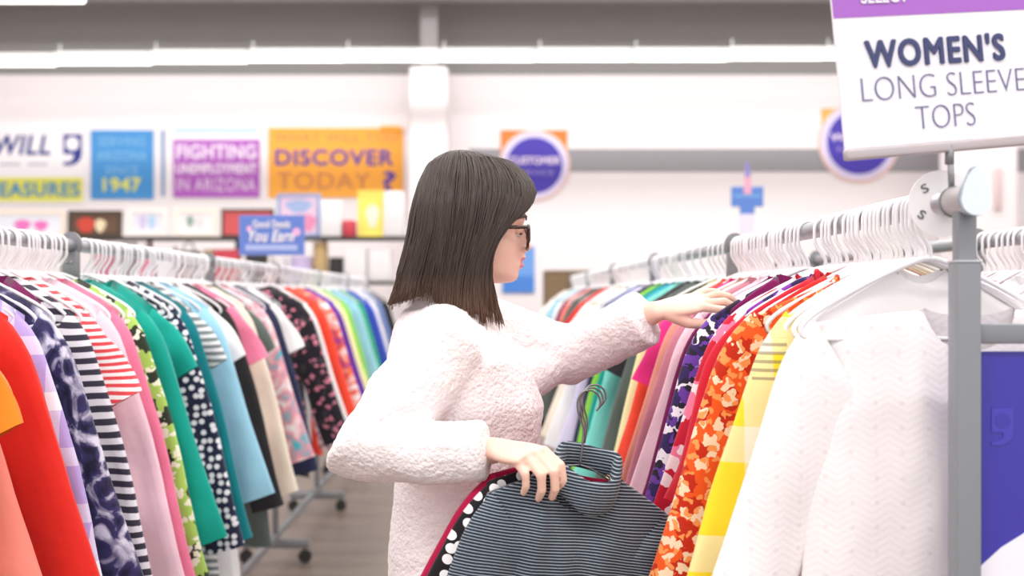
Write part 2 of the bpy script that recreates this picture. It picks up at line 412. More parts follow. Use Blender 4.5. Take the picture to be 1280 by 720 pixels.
# ------------------------------------------------------------------ garments
def garment(ws=.21, hem=.24, length=.68, sl=.55, sr=.06, spread=14, neck=.07, dip=.09, thick=.022, folds=.012, seed=0, NS=26, NTT=22, sub_neck=.0, top=-.079, drop=.085, cuff=1.0, side2=None, lift=28):
    """returns {body, sleeve_a (towards -x), sleeve_b} builders; local origin on the rail axis, cloth in the x,z plane"""
    rnd = random.Random(seed); ph = [rnd.uniform(0, 6.28) for _ in range(8)]
    def ztop(x, front):
        ax = abs(x)
        if ax < neck:
            q = math.sqrt(max(0, 1-(ax/neck)**2)); return top-.004-(dip if front else .018)*q**.8
        return top-.004-drop*((ax-neck)/max(.01, ws-neck))**1.15
    body = MB(); idx = {}
    for sd in (-1, 1):
        for j in range(NTT+1):
            t = j/NTT
            for i in range(NS+1):
                s = -1+2*i/NS
                wv = ws+(hem-ws)*t**1.1-.012*math.sin(PI*min(1, t*1.6))
                x = s*wv
                z0 = ztop(s*ws, sd < 0)
                z1 = top-length+.012*math.sin(3*s+ph[0])-.015*abs(s)**2
                z = z0+(z1-z0)*t
                edge = max(0, 1-abs(s)**2.5)
                ramp = min(1, t/.16)
                th = thick*(.25*(abs(s*ws) < neck)+ramp*(1 if abs(s*ws) >= neck else .75))*edge**.6
                th = max(th, 0)
                fold = folds*(.2+t)*(math.sin(9*s+ph[1]+1.2*t)+.6*math.sin(17*s+ph[2]-2*t)+.5*math.sin(5*s+ph[3]+4*t))*ramp
                y = sd*th+fold*(edge**.3 if abs(s) < 1 else .3)+.006*math.sin(4*t+ph[4])
                if abs(s) == 1: y = fold*.3+.006*math.sin(4*t+ph[4])
                body.v.append(Vector((x, y, z)))
        b = (0 if sd < 0 else (NS+1)*(NTT+1))
        for j in range(NTT):
            for i in range(NS):
                q = (b+j*(NS+1)+i, b+j*(NS+1)+i+1, b+(j+1)*(NS+1)+i+1, b+(j+1)*(NS+1)+i)
                body.f.append(q if sd < 0 else q[::-1])
    out = {'body': body}
    for nm, sgn in (('sleeve_a', -1), ('sleeve_b', 1)):
        if sl <= 0: continue
        L = sl; sp = math.radians(spread if sgn < 0 or side2 is None else side2)
        p = Vector((sgn*(ws-.014), 0, ztop(ws, False)+.004)); half0 = .085 if sl > .12 else .07
        nst = 20; a0 = math.radians(lift); pos = p.copy()
        mb = MB(); nr = 16
        amp = .006+.007*rnd.random()
        for j in range(nst+1):
            u = j/nst
            a = a0+(PI/2-sp-a0)*min(1, (u*L/.13))**.75      # angle below the horizontal
            dirv = Vector((sgn*math.cos(a), 0, -math.sin(a)))
            nrm = Vector((sgn*math.sin(a), 0, math.cos(a)))     # towards the outer edge
            if j: pos = pos+dirv*(L/nst)
            h = half0+(sr-half0)*min(1, u*L/.3)
            if u > .9: h *= 1+(cuff-1)*(u-.9)/.1
            elif cuff > 1.2: h *= 1+(cuff-1)*u**2*.8
            c = pos-nrm*h
            ty = .35*h if j else .2*h
            for k in range(nr):
                q = 2*PI*k/nr
                wob = amp*math.sin(q*3+ph[5]+6*u)*min(1, u*3)
                vtx = c+nrm*(math.cos(q)*(h+wob*.6))
                vtx.y = math.sin(q)*(ty+wob)+.01*math.sin(7*u+ph[6])*u+.006*math.sin(ph[4])
                mb.v.append(vtx)
        for j in range(nst):
            for k in range(nr):
                mb.f.append((j*nr+k, j*nr+(k+1) % nr, (j+1)*nr+(k+1) % nr, (j+1)*nr+k))
        out[nm] = mb
    return out
def crease(mb, amt, sc, seed):
    for v in mb.v:
        n = noise.noise(Vector((v.x*sc+seed*7.1, v.y*sc, v.z*sc*.45)))+.5*noise.noise(Vector((v.x*sc*2.3, v.y*2+seed, v.z*sc*1.1)))
        v.y += amt*n*min(1, max(0, (-.08-v.z)/.08))
def subsurf(o, n=1):
    s = o.modifiers.new('subdivision', 'SUBSURF'); s.levels = n; s.render_levels = n; return o
def hero(kind, x, y, m, label, cat, rz=0., seed=0, trim=None, parts=(), group=None, tilt=0., m2=None, **kw):
    g = garment(seed=seed, **kw)
    e = empty(kind, (x, y, RZ), (0, tilt, rz))
    for nm in ('body', 'sleeve_a', 'sleeve_b'):
        if nm in g:
            crease(g[nm], .010, 13, seed)
            me = g[nm].mesh(nm, True, .0008)
            o = link('body' if nm == 'body' else 'sleeve', me, m if nm == 'body' or m2 is None else m2, e); subsurf(o)
    neck = kw.get('neck', .07); dip = kw.get('dip', .09); thick = kw.get('thick', .022); top = kw.get('top', -.079)
    if trim:
        pts = [(neck*math.sin(a), -thick*.25*math.cos(a) if False else -.004-.006*math.cos(a), top-.004-dip*math.cos(a)**.8) for a in [(-1+2*i/14)*PI/2*.98 for i in range(15)]]
        pts += [(neck*math.sin(a)*-1, .010*math.cos(a), top-.004-.018*abs(math.cos(a))**.8) for a in [(-1+2*i/8)*PI/2*.9 for i in range(9)]]
        MB().tube(pts, .005, 6, closed=True).build('collar', trim, e)
    if 'buttons' in parts:
        for i in range(6):
            MB().sphere((0, -thick-.008, top-dip-.05-.085*i), (.005, .0025, .005), 8, 6).build('button', mat('button_white', '#f2efe8', .3), e)
    tag(e, label, cat, group)
    return e

# cloth library
K = {
 'white_knit': cloth('white_knit', 'knit', '#f6eeee'),
 'yellow_plaid': cloth('yellow_plaid', 'plaid', '#f7d72c', '#f3ead0', '#5e5a58', scale=.8),
 'orange_floral': cloth('orange_floral', 'floral', '#ee5a1e', '#c22d14', '#f6d9b8', '#f49a55', scale=.55),
 'red_plain': cloth('red_plain', 'plain', '#c91f33'),
 'scarlet': cloth('scarlet', 'plain', '#dd2a20'),
 'red_floral': cloth('red_floral', 'floral', '#c41d38', '#ee7c9d', '#f6e3e6', scale=.95),
 'violet_floral': cloth('violet_floral', 'floral', '#efeaf2', '#38285f', '#6b3fa0', '#2b2533', scale=.6, thr=.42),
 'plum': cloth('plum', 'plain', '#7c1858'),
 'pale_pink': cloth('pale_pink', 'plain', '#f6cfdc'),
 'mauve': cloth('mauve', 'plain', '#c98091'),
 'dusty_rose': cloth('dusty_rose', 'plain', '#d98f80'),
 'hot_pink': cloth('hot_pink', 'plain', '#e0307f'),
 'coral': cloth('coral', 'plain', '#ef4b34'),
 'pale_yellow': cloth('pale_yellow', 'plain', '#f3eeb4'),
 'slate': cloth('slate', 'plain', '#5d6763'),
 'black': cloth('black_cloth', 'plain', '#2d2a2d'),
 'mint': cloth('mint', 'plain', '#7fd9cc'),
 'teal': cloth('teal', 'plain', '#12a292'),
 'lime': cloth('lime', 'plain', '#8ed64a'),
 'navy': cloth('navy', 'plain', '#2e3352'),
 'lavender': cloth('lavender', 'plain', '#d9d2ec'),
 'denim': cloth('denim', 'plain', '#6f84b8'),
 'white': cloth('white_cloth', 'plain', '#f5f2f2'),
 'cream': cloth('cream', 'plain', '#f6ead6'),
 'orange': cloth('orange_cloth', 'plain', '#f67c1c'),
 'salmon': cloth('salmon', 'plain', '#ee8878'),
 'turquoise': cloth('turquoise', 'plain', '#1aa7c4'),
 'pink_print': cloth('pink_print', 'floral', '#f9dfe6', '#f3b6c6', '#5c4a56', scale=.5, thr=.3),
 'purple_print': cloth('purple_print', 'floral', '#3a2a5c', '#8a3fb0', '#cfd0f0', scale=.6),
 'lav_check': cloth('lavender_check', 'plaid', '#b7a1dc', '#f2eef8', scale=.5),
 'navy_floral': cloth('navy_floral', 'tie', '#1f1d33', '#3b3663', '#d9d4e6', scale=.7),
 'char_stripe': cloth('charcoal_stripe', 'stripe', '#3a3545', '#e3dee6', scale=2.6),
 'rose': cloth('rose', 'plain', '#ec7f9f'),
 'lime_print': cloth('lime_print', 'floral', '#a8cf62', '#2f3a2c', '#f0f3d8', scale=.6),
 'dark_teal': cloth('dark_teal', 'plain', '#0f7d86'),
 'navy_dots': cloth('navy_dots', 'dots', '#252a45', '#eeeef4', scale=.8),
 'grey_stripe': cloth('grey_stripe', 'stripe', '#e6e8e8', '#7d8689', scale=2.2),
 'sky': cloth('sky', 'plain', '#9fd3ea'),
 'black_floral': cloth('black_floral', 'floral', '#27232a', '#3c3940', '#e58aa2', scale=.8, thr=.25),
 'redwhite': cloth('red_white_stripe', 'stripe', '#e24a52', '#f6eeee', scale=1.6),
 'tie_bright': cloth('tie_bright', 'tie', '#f5f0f0', '#f26a3c', '#8a3fb0', scale=1.2),
 'green': cloth('green_cloth', 'plain', '#3fb27a'),
 'royal': cloth('royal', 'plain', '#3d55c0'),
 'purple': cloth('purple_cloth', 'plain', '#6b35a8'),
 'multi': cloth('multi', 'tie', '#f7efef', '#f3a0b0', '#58b9c9', scale=1.0),
 'polka': cloth('polka', 'dots', '#1f1b1f', '#f6f2f2', scale=.78, thr=.36),
 'magenta': cloth('magenta', 'plain', '#b51648'),
 'navy_stripe': cloth('navy_stripe', 'stripe', '#2a303b', '#9aa7b2', scale=.5, thr=.7),
}
# ---- garments of the signed rack, front bay (hand placed)
Hs = []   # depths that carry a garment
def R_(y, key, kind, label, cat, dx=0., **kw):
    Hs.append(y); return hero(kind, XR+dx, y, K[key], label, cat, **kw)
R_(1.754, 'white_knit', 'knit_sweater', 'white openwork knit sweater, nearest garment to the grey end post', 'sweater', dx=.052, seed=1, ws=.243, hem=.28, length=.8, sl=.8, sr=.062, spread=17, neck=.066, dip=.07, thick=.03, folds=.004, drop=.022, rz=-.02, top=-.138, lift=30, NS=34, NTT=30)
Hs[-1] = 1.768
R_(1.865, 'yellow_plaid', 'blouse', 'yellow and cream plaid blouse hanging behind the white knit sweater', 'blouse', dx=.012, seed=2, ws=.22, hem=.25, length=.8, sl=.8, sr=.07, spread=16, top=-.098, drop=.055, neck=.07, thick=.022, rz=.04, parts=('buttons',), trim=K['yellow_plaid'])
R_(1.96, 'orange_floral', 'blouse', 'orange floral blouse with flared sleeves behind the yellow plaid one', 'blouse', dx=-.012, seed=3, ws=.22, hem=.27, length=.78, sl=.6, sr=.065, spread=18, cuff=1.5, top=-.092, drop=.062, trim=K['orange_floral'], rz=-.05)
R_(2.05, 'scarlet', 'long_sleeve_top', 'scarlet long sleeve top between the orange floral and crimson ones', 'top', seed=4, ws=.21, hem=.24, length=.72, sl=.64, sr=.05, spread=14, rz=.03)
R_(2.13, 'red_plain', 'long_sleeve_top', 'plain crimson long sleeve top whose shoulder rises above its neighbours', 'top', seed=5, ws=.215, hem=.25, length=.78, sl=.36, sr=.07, spread=18, trim=K['red_plain'], rz=.02)
R_(2.22, 'red_floral', 'blouse', 'red blouse printed with pink hibiscus flowers', 'blouse', dx=-.008, seed=6, ws=.21, hem=.25, length=.84, sl=.78, sr=.06, spread=17, rz=-.03)
R_(2.32, 'violet_floral', 'blouse', 'white blouse with black and violet floral print', 'blouse', dx=-.02, seed=7, ws=.215, hem=.25, length=.84, sl=.8, sr=.05, spread=16, rz=.02)
R_(2.475, 'plum', 'long_sleeve_top', 'thin plum long sleeve top behind the violet floral blouse', 'top', seed=8, ws=.212, hem=.24, length=.78, sl=.76, sr=.05, spread=17, rz=.05)
R_(2.54, 'pale_pink', 'blouse', 'pale pink blouse just under the fingertips of the woman', 'blouse', seed=9, ws=.22, hem=.25, length=.8, sl=.7, sr=.055, spread=17, rz=0)
R_(2.65, 'mauve', 'long_sleeve_top', 'mauve long sleeve top hanging beneath the reaching hand', 'top', seed=10, ws=.22, hem=.25, length=.82, sl=.74, sr=.058, spread=16)
R_(2.75, 'dusty_rose', 'long_sleeve_top', 'dusty rose long sleeve top behind the mauve one', 'top', seed=11, ws=.22, hem=.25, length=.8, sl=.74, sr=.058, spread=16)
R_(2.85, 'hot_pink', 'blouse', 'hot pink short sleeve blouse under the white sleeve cuff', 'blouse', seed=31, ws=.22, hem=.22, length=.6, sl=.2, sr=.07, spread=22)
R_(2.95, 'coral', 'long_sleeve_top', 'bright coral red top in front of the pale yellow one', 'top', seed=12, ws=.22, hem=.25, length=.78, sl=.74, sr=.05, spread=16)
R_(3.08, 'pale_yellow', 'cardigan', 'pale yellow cardigan near the second bracket of the signed rack', 'cardigan', seed=13, ws=.22, hem=.25, length=.82, sl=.76, sr=.055, spread=15)
# smaller tops tucked between, seen by their shoulders
R_(2.00, 'purple_print', 'camisole', 'purple print sleeveless top showing its shoulder above the crimson one', 'top', seed=14, ws=.17, hem=.2, length=.55, sl=0, neck=.08, drop=.06) if False else None
hero('sleeveless_top', XR, 2.18, K['purple_print'], 'dark purple print top with its shoulder showing above the crimson sleeve', 'top', seed=15, ws=.19, hem=.2, length=.6, sl=0, neck=.07, drop=.07, thick=.012); Hs.append(2.18)
hero('sleeveless_top', XR, 2.27, K['plum'], 'plum strap top tucked behind the purple print shoulder', 'top', seed=16, ws=.2, hem=.2, length=.6, sl=0, neck=.1, drop=.07, thick=.012); Hs.append(2.27)
hero('sleeveless_top', XR, 2.445, K['pink_print'], 'pale pink printed sleeveless top with small dark flowers', 'top', seed=17, ws=.19, hem=.2, length=.6, sl=0, neck=.06, drop=.075, thick=.012); Hs.append(2.445)
hero('sleeveless_top', XR, 2.005, K['black'], 'black sleeveless top peeking out between the red sleeve and the white hangers', 'top', seed=19, ws=.19, hem=.2, length=.6, sl=0, neck=.07, drop=.085, thick=.008, top=-.088); Hs.append(2.005)
hero('short_sleeve_top', XR+.05, 1.735, K['pale_yellow'], 'lemon print top beside the end post, seen through a neckline', 'top', seed=20, ws=.2, hem=.21, length=.6, sl=0, neck=.12, drop=.08, thick=.006, dip=.05) if False else None

for y_, sd_, lb_ in ((1.795, 51, 'white sleeveless top behind the knit sweater neckline, among the front hangers'), (1.828, 52, 'white sleeveless top just before the yellow plaid blouse')):
    hero('sleeveless_top', XR, y_, K['white'], lb_, 'top', seed=sd_, ws=.18, hem=.18, length=.55, sl=0, neck=.035, drop=.085, thick=.006, dip=.03, folds=.003); Hs.append(y_)
# templates for the rest
TPL = {}
def tpl(kind):
    if kind in TPL: return TPL[kind]
    P = {'long': dict(ws=.212, hem=.24, length=.76, sl=.7, sr=.055, spread=15, seed=21), 'long2': dict(ws=.22, hem=.25, length=.82, sl=.62, sr=.06, spread=18, seed=22, dip=.06),
         'short': dict(ws=.21, hem=.23, length=.68, sl=.22, sr=.085, spread=28, seed=23), 'tank': dict(ws=.17, hem=.22, length=.7, sl=0, seed=24, neck=.09, drop=.06),
         'dress': dict(ws=.2, hem=.29, length=.95, sl=.2, sr=.08, spread=30, seed=25)}[kind]
    g = garment(NS=20, NTT=16, **P); D = {}
    for nm in g:
        crease(g[nm], .012, 12, P['seed']); D[nm] = g[nm].mesh(nm, True, .0008)
        D[nm].materials.append(K['white'])
    allm = MB()
    for nm in g: allm.add(g[nm].v, g[nm].f)
    D['all'] = allm.mesh('whole', True, .0008); D['all'].materials.append(K['white'])
    TPL[kind] = D; return D
CATN = {'long': ('long_sleeve_top', 'top'), 'long2': ('blouse', 'blouse'), 'short': ('short_sleeve_top', 'top'), 'tank': ('sleeveless_top', 'top'), 'dress': ('dress', 'dress')}
def common(x, y, key, kind, label, near, rz=0., dx=0., group=None):
    D = tpl(kind); n, c = CATN[kind]
    if near:
        e = empty(n, (x+dx, y, RZ), (0, 0, rz))
        for nm in ('body', 'sleeve_a', 'sleeve_b'):
            if nm in D: link('body' if nm == 'body' else 'sleeve', D[nm], K[key], e)
    else:
        e = link(n, D['all'], K[key]); e.location = (x+dx, y, RZ); e.rotation_euler = (0, 0, rz)
    tag(e, label, c, group); return e
# signed rack beyond the second bracket
seq = [(3.30, 'slate', 'long', 'slate grey top just past the second bracket of the signed rack'),
 (3.45, 'black', 'short', 'black short sleeve top behind the slate grey one'),
 (3.58, 'mint', 'long2', 'mint green blouse behind the black short sleeve top'),
 (3.72, 'turquoise', 'short', 'turquoise short sleeve top showing its shoulder above the white cuff'),
 (3.86, 'teal', 'long', 'teal long sleeve top on the signed rack behind the turquoise one'),
 (4.02, 'lime', 'long', 'lime green top squeezed between teal and navy ones'),
 (4.18, 'navy', 'long', 'dark navy top on the signed rack behind the lime green one'),
 (4.36, 'lavender', 'long2', 'pale lavender blouse on the signed rack before the third bracket'),
 (4.55, 'denim', 'long', 'denim blue shirt beside the third bracket of the signed rack'),
 (4.9, 'white', 'long2', 'white blouse hanging just past the third bracket of the signed rack'),
 (5.2, 'cream', 'long2', 'cream blouse on the signed rack above the reaching sleeve'),
 (5.5, 'white', 'short', 'white short sleeve top behind the cream blouse on the signed rack'),
 (5.85, 'scarlet', 'short', 'scarlet short sleeve top in the far part of the signed rack'),
 (6.1, 'slate', 'long2', 'grey blouse in the far part of the signed rack'),
 (6.4, 'black', 'long', 'black long sleeve top past the fourth bracket of the signed rack'),
 (6.75, 'salmon', 'long', 'salmon orange top between black and purple ones far along the rack'),
 (7.1, 'plum', 'long', 'deep purple top far along the signed rack'),
 (7.5, 'white', 'long', 'white long sleeve top far along the signed rack behind purple'),
 (7.95, 'sky', 'long2', 'sky blue blouse past the fifth bracket of the signed rack'),
 (8.4, 'cream', 'short', 'cream short sleeve top second from the far end of the signed rack'),
 (8.9, 'white', 'dress', 'white dress at the far end of the signed rack')]
for y, k, kd, lb in seq:
    common(XR, y, k, kd, lb, y < 4.7, random.uniform(-.06, .06)); Hs.append(y)
def hang_all(x, ys, yhi, side, lab, grp, have=()):
    for y in ys:
        wd = .95 if y in have else .7 if y > 1.97 else .84
        hanger(x, y, HG_[(side, y >= yhi, wd)], lab(y), grp(y), random.uniform(-.09, .09))
def bay(brk, y):
    return sum(1 for b in brk if y > b)
BN = ['first', 'second', 'third', 'fourth', 'fifth', 'sixth', 'seventh']
def fill(have, y0, y1, step, brk, jit):
    ys = list(have); y = y0
    while y < y1:
        yy = y+random.uniform(-jit, jit)
        if all(abs(yy-h) > step*.45 for h in have) and all(abs(yy-b) > .03 for b in brk): ys.append(yy)
        y += step
    return ys
def rlab(y):
    b = bay(BR, y); 
    if b <= 1: return 'white plastic hanger on the signed rack between its end post and second bracket'
    return 'white plastic hanger on the signed rack past its %s bracket' % BN[b-1]
def rgrp(y): return 'white hangers on the signed rack, bay %s' % BN[max(0, bay(BR, y)-1)]
ys = fill(Hs+[1.79], 1.812, 2.12, .021, BR, .003)
ys = [y for y in fill(ys, 2.13, 3.14, .038, BR, .006) if not (2.335 < y < 2.44)]
ys2 = fill([h for h in Hs if h > 3.18], 3.23, 9.3, .076, BR, .015)
ys = [y for y in ys if y < 3.18]+ys2
hang_all(XR, ys, 3.2, -1, rlab, rgrp, Hs)
N1 = len(ys)
# ---- rack behind the woman
seqL = [(1.99, 'orange', 'short', 'orange short sleeve top, nearest garment on the rack behind the woman', {}),
 (2.07, 'salmon', 'long2', 'salmon pink blouse just behind the orange top', {'dx': -.07}),
 (2.16, 'scarlet', 'long2', 'bright red blouse behind the salmon pink one', {}),
 (2.26, 'lav_check', 'long', 'lavender and white checked shirt behind the bright red blouse', {}),
 (2.35, 'navy_floral', 'long2', 'navy and white tie dyed blouse behind the lavender check', {}),
 (2.45, 'plum', 'tank', 'plum strap top with its edge showing over the navy blouse', {}),
 (2.53, 'char_stripe', 'long', 'charcoal and white striped shirt behind the plum strap top', {}),
 (2.63, 'redwhite', 'short', 'red and white striped top behind the charcoal striped shirt', {}),
 (2.73, 'pale_pink', 'long', 'pale pink top on the rack behind the woman, before the rose one', {}),
 (2.83, 'rose', 'long', 'rose pink top behind the pale pink one', {}),
 (2.93, 'lime_print', 'long', 'lime print shirt with dark flowers close to the steel bracket', {}),
 (3.03, 'teal', 'long2', 'teal green blouse right before the steel bracket', {}),
 (3.22, 'teal', 'dress', 'teal green dress hanging just past the steel bracket', {}),
 (3.34, 'navy_dots', 'long', 'navy shirt with white dots behind the teal green dress', {}),
 (3.46, 'dark_teal', 'long', 'dark teal top behind the navy dotted shirt', {}),
 (3.58, 'grey_stripe', 'dress', 'grey and white striped dress behind the dark teal top', {}),
 (3.7, 'sky', 'long2', 'sky blue blouse behind the grey striped dress', {}),
 (3.84, 'white', 'dress', 'white dress reaching low between sky blue and black garments', {}),
 (3.98, 'black', 'long', 'plain black top behind the low hanging white dress', {}),
 (4.12, 'rose', 'short', 'rose pink short sleeve top behind the plain black one', {}),
 (4.27, 'cream', 'long', 'cream long sleeve top on the rack behind the woman', {}),
 (4.4, 'slate', 'dress', 'grey dress before the second steel bracket', {}),
 (4.54, 'multi', 'long2', 'pink and turquoise tie dyed blouse at the second steel bracket', {}),
 (4.78, 'navy', 'long', 'navy top just past the second steel bracket', {}),
 (4.94, 'white', 'short', 'white short sleeve top between navy and black floral ones', {}),
 (5.14, 'black_floral', 'long2', 'large black blouse with sparse pink flowers bulging into the aisle', {'dx': .07}),
 (5.38, 'white', 'long2', 'white blouse right behind the black floral one', {'dx': .05}),
 (5.6, 'pink_print', 'long', 'pale print top with small dark flowers behind the white blouse', {}),
 (5.85, 'coral', 'long2', 'coral red blouse on the rack behind the woman', {'dx': .03}),
 (6.05, 'tie_bright', 'long2', 'orange and purple tie dyed blouse under the blue sign', {'dx': .05}),
 (6.3, 'purple', 'long2', 'purple blouse past the blue sign on the rack', {'dx': .05}),
 (6.6, 'white', 'long', 'white top between the purple and pale yellow ones', {}),
 (6.9, 'pale_yellow', 'long2', 'pale yellow blouse far along the rack behind the woman', {}),
 (7.25, 'lime', 'long', 'lime green top far along the rack behind the woman', {}),
 (7.7, 'sky', 'long2', 'sky blue blouse past the fourth steel bracket of that rack', {}),
 (8.1, 'green', 'long', 'green top in the far part of the rack behind the woman', {}),
 (8.55, 'royal', 'long2', 'royal blue blouse in the far part of the rack behind the woman', {}),
 (9.0, 'white', 'long', 'white top behind the royal blue blouse', {}),
 (9.5, 'denim', 'long', 'denim blue shirt near the far end of the rack behind the woman', {}),
 (10.1, 'black', 'long', 'black top at the far end of the rack behind the woman', {})]
HL = []
for y, k, kd, lb, kw in seqL:
    common(XL, y, k, kd, lb, y < 4.7, random.uniform(-.06, .06), **kw); HL.append(y)
def llab(y):
    b = bay(BL, y)
    if b <= 1: return 'white plastic hanger on the rack behind the woman, before its first visible bracket'
    return 'white plastic hanger on the rack behind the woman, past its %s visible bracket' % BN[b-2]
def lgrp(y): return 'white hangers on the rack behind the woman, bay %s' % BN[max(0, bay(BL, y)-1)]
ys = fill(HL, 1.95, 3.02, .036, BL, .006)
ys = [y for y in ys if y < 3.12 ]+fill([h for h in HL if h > 3.12], 3.22, 4.6, .042, BL, .01)
ys = [y for y in ys if y < 4.65]+fill([h for h in HL if h > 4.65], 4.7, 10.5, .066, BL, .015)
hang_all(XL, ys, 4.7, 1, llab, lgrp, HL)
N2 = len(ys)
# ---- rack back to back
HB = []
for y, k, kd, lb in [(2.7, 'magenta', 'tank', 'crimson strap top on the second rack beside the end post'), (2.79, 'navy', 'short', 'navy short sleeve top on the second rack behind the crimson one'), (2.55, 'white', 'short', 'white short sleeve top on the second rack, nearest the camera'), (2.87, 'purple', 'tank', 'purple strap top on the second rack beside its bracket'), (2.91, 'orange', 'tank', 'orange strap top on the second rack at its bracket')]:
    common(XB, y, k, kd, lb, True, 0); HB.append(y)
ys = fill(HB, 2.44, 2.92, .036, [2.96], .004)
hang_all(XB, ys, 9, -1, lambda y: 'white plastic hanger on the second rack behind the end post', lambda y: 'white hangers on the second rack')
print('HANGERS', N1, N2, len(ys))
# size ring
e = empty('size_divider', (XR+.0, 1.706, RZ))
ring = MB()
vs = []; n = 40
for yy in (-.0012, .0012):
    for rad in (RR+.0008, .0475):
        vs += [(rad*math.cos(2*PI*k/n), yy, rad*math.sin(2*PI*k/n)-.0) for k in range(n)]
fs = []
for k in range(n):
    j = (k+1) % n
    fs += [(k, j, n+j, n+k), (2*n+k, 3*n+k, 3*n+j, 2*n+j), (n+k, n+j, 3*n+j, 3*n+k), (k, 2*n+k, 2*n+j, j)]
ring.add(vs, fs).build('disc', mat('white_disc', '#f5f1f2', .4), e, smooth=False)
m_ink = mat('grey_ink', '#6a6a72', .6)
for a, q in ((math.radians(139), .5), (math.radians(208), -.55)):
    o = lettering('S', .009, .0125, m_ink, e, (.033*math.cos(a), -.0014, .033*math.sin(a)), .01); o.rotation_euler = (0, -q, 0)
tag(e, 'round white size divider disc marked S on the rail by the end post', 'size marker')
e.location.x -= .006; e.location.z += .0

# ------------------------------------------------------------------ big sign on the signed rack
sg = empty('rack_sign', (XR, 1.686, RZ+.018))
hold = MB(); 
MB().tube([(0, 0, 0), (-.001, 0, .03), (-.003, 0, .055)], .0045, 10).build('stem', m_steel, sg)
MB().tube([(-.003, 0, .036), (-.003, 0, .062)], .0062, 10).build('stem_socket', m_steeld, sg)
bd = empty('board', (0, 0, 0)); 
RM = Matrix.Rotation(math.radians(-6.2), 4, 'Y') @ Matrix.Rotation(0, 4, 'X')
RM = Matrix.Rotation(math.radians(17), 4, 'Z') @ RM
BM = Matrix.Translation((-.004, 0, .058)) @ RM
bpy.data.objects.remove(bd)
WS = .335; HS = .262
m_sw = mat('sign_white', '#eeecf4', .35, spec=.4); m_purp = mat('sign_purple', '#a765c4', .4)
m_navy = mat('sign_navy', '#39406e', .5); m_thin = mat('sign_thin_ink', '#6b6d93', .5)
cd = MB().box((-WS/2, -.0018, .006), (WS/2, .0018, HS), 0).build('card', m_sw, sg, smooth=False); cd.matrix_local = BM
o = MB().box((-WS/2-.001, -.006, -.005), (WS/2+.001, .006, .011), .003).build('channel', mat('channel_grey', '#bdb4b6', .35, .4), sg); o.matrix_local = BM
o = MB().box((-WS/2+.0002, -.0026, HS-.073), (WS/2-.0002, -.0018, HS), 0).build('header', m_purp, cd, smooth=False)
def stext(t, px, w, z, h, m, bold, sp=1.0): return lettering(t, w, h, m, cd, (px, -.0022, z), bold, sp=sp)
stext("WOMEN'S", -.008, .228, .138, .037, m_navy, .05, 1.14)
stext('LONG SLEEVE', .002, .272, .090, .032, m_thin, -.026)
stext('TOPS', -.002, .098, .046, .032, m_thin, -.026)
o = stext('SELECT', -.085, .075, HS-.045, .02, m_sw, .02); o.location.y = -.0028
tag(sg, 'white card sign with purple header above the rack end reading WOMEN\'S LONG SLEEVE TOPS', 'sign')

# blue hanging panel on crossbar
m_blue = mat('panel_blue', '#3a32a0', .35); m_blue2 = mat('panel_blue_faint', '#423cae', .35)
bp = empty('banner', (XR+.35, 1.645, 1.2))
PW = .6
MB().box((-.33, -.004, -.85), (.18, .004, .083), 0).build('panel', m_blue, bp, smooth=False)
pts = [(-.33, -.212), (-.3, -.185), (-.26, -.16), (-.2, -.137), (-.12, -.12), (-.04, -.115), (.04, -.12), (.12, -.135), (.18, -.157), (.18, -.849), (-.33, -.849)]
MB().prism(pts, -.0062, -.004).build('white_curve', mat('panel_white', '#f1eef6', .4), bp, smooth=False)
def gmark(sc, cx, cz):
    P = [(80,168),(103,168),(103,193),(101.5,199),(97,204),(90,207),(80,207),(80,203),(88,202),(92,199),(93,195),(91,193),(80,193)]
    return [((q[0]-91.5)*sc+cx, -(q[1]-187.5)*sc+cz) for q in P]
def disc(cx, cz, r, n=28): return [(cx+r*math.cos(2*PI*k/n), cz+r*math.sin(2*PI*k/n)) for k in range(n)]
for cx, cz in ((-.298, -.02), (-.2, -.1), (-.2, .02)):
    MB().prism(gmark(.0013, cx, cz), -.0052, -.004).build('emblem', m_blue2, bp, smooth=False)
    MB().prism(disc(cx, cz+.0085, .0105), -.0057, -.0052).build('emblem', m_blue, bp, smooth=False)
for x in (-.24, .15):
    ring_pts = [(x+.008*math.cos(a), -.006+.0*a, .07+.012*math.sin(a)) for a in [2*PI*k/16 for k in range(16)]]
    MB().tube([(p[0], p[1], p[2]) for p in ring_pts], .0018, 6, closed=True).build('ring', m_steel, bp)
    MB().tube([(x, -.006, .08), (x, -.014, .1), (x, -.02, .118), (x, -.004, .124), (x, .0, .12)], .0015, 6).build('hook', m_steel, bp)
tag(bp, 'deep blue banner panel with white curve hanging from the crossbar', 'banner')

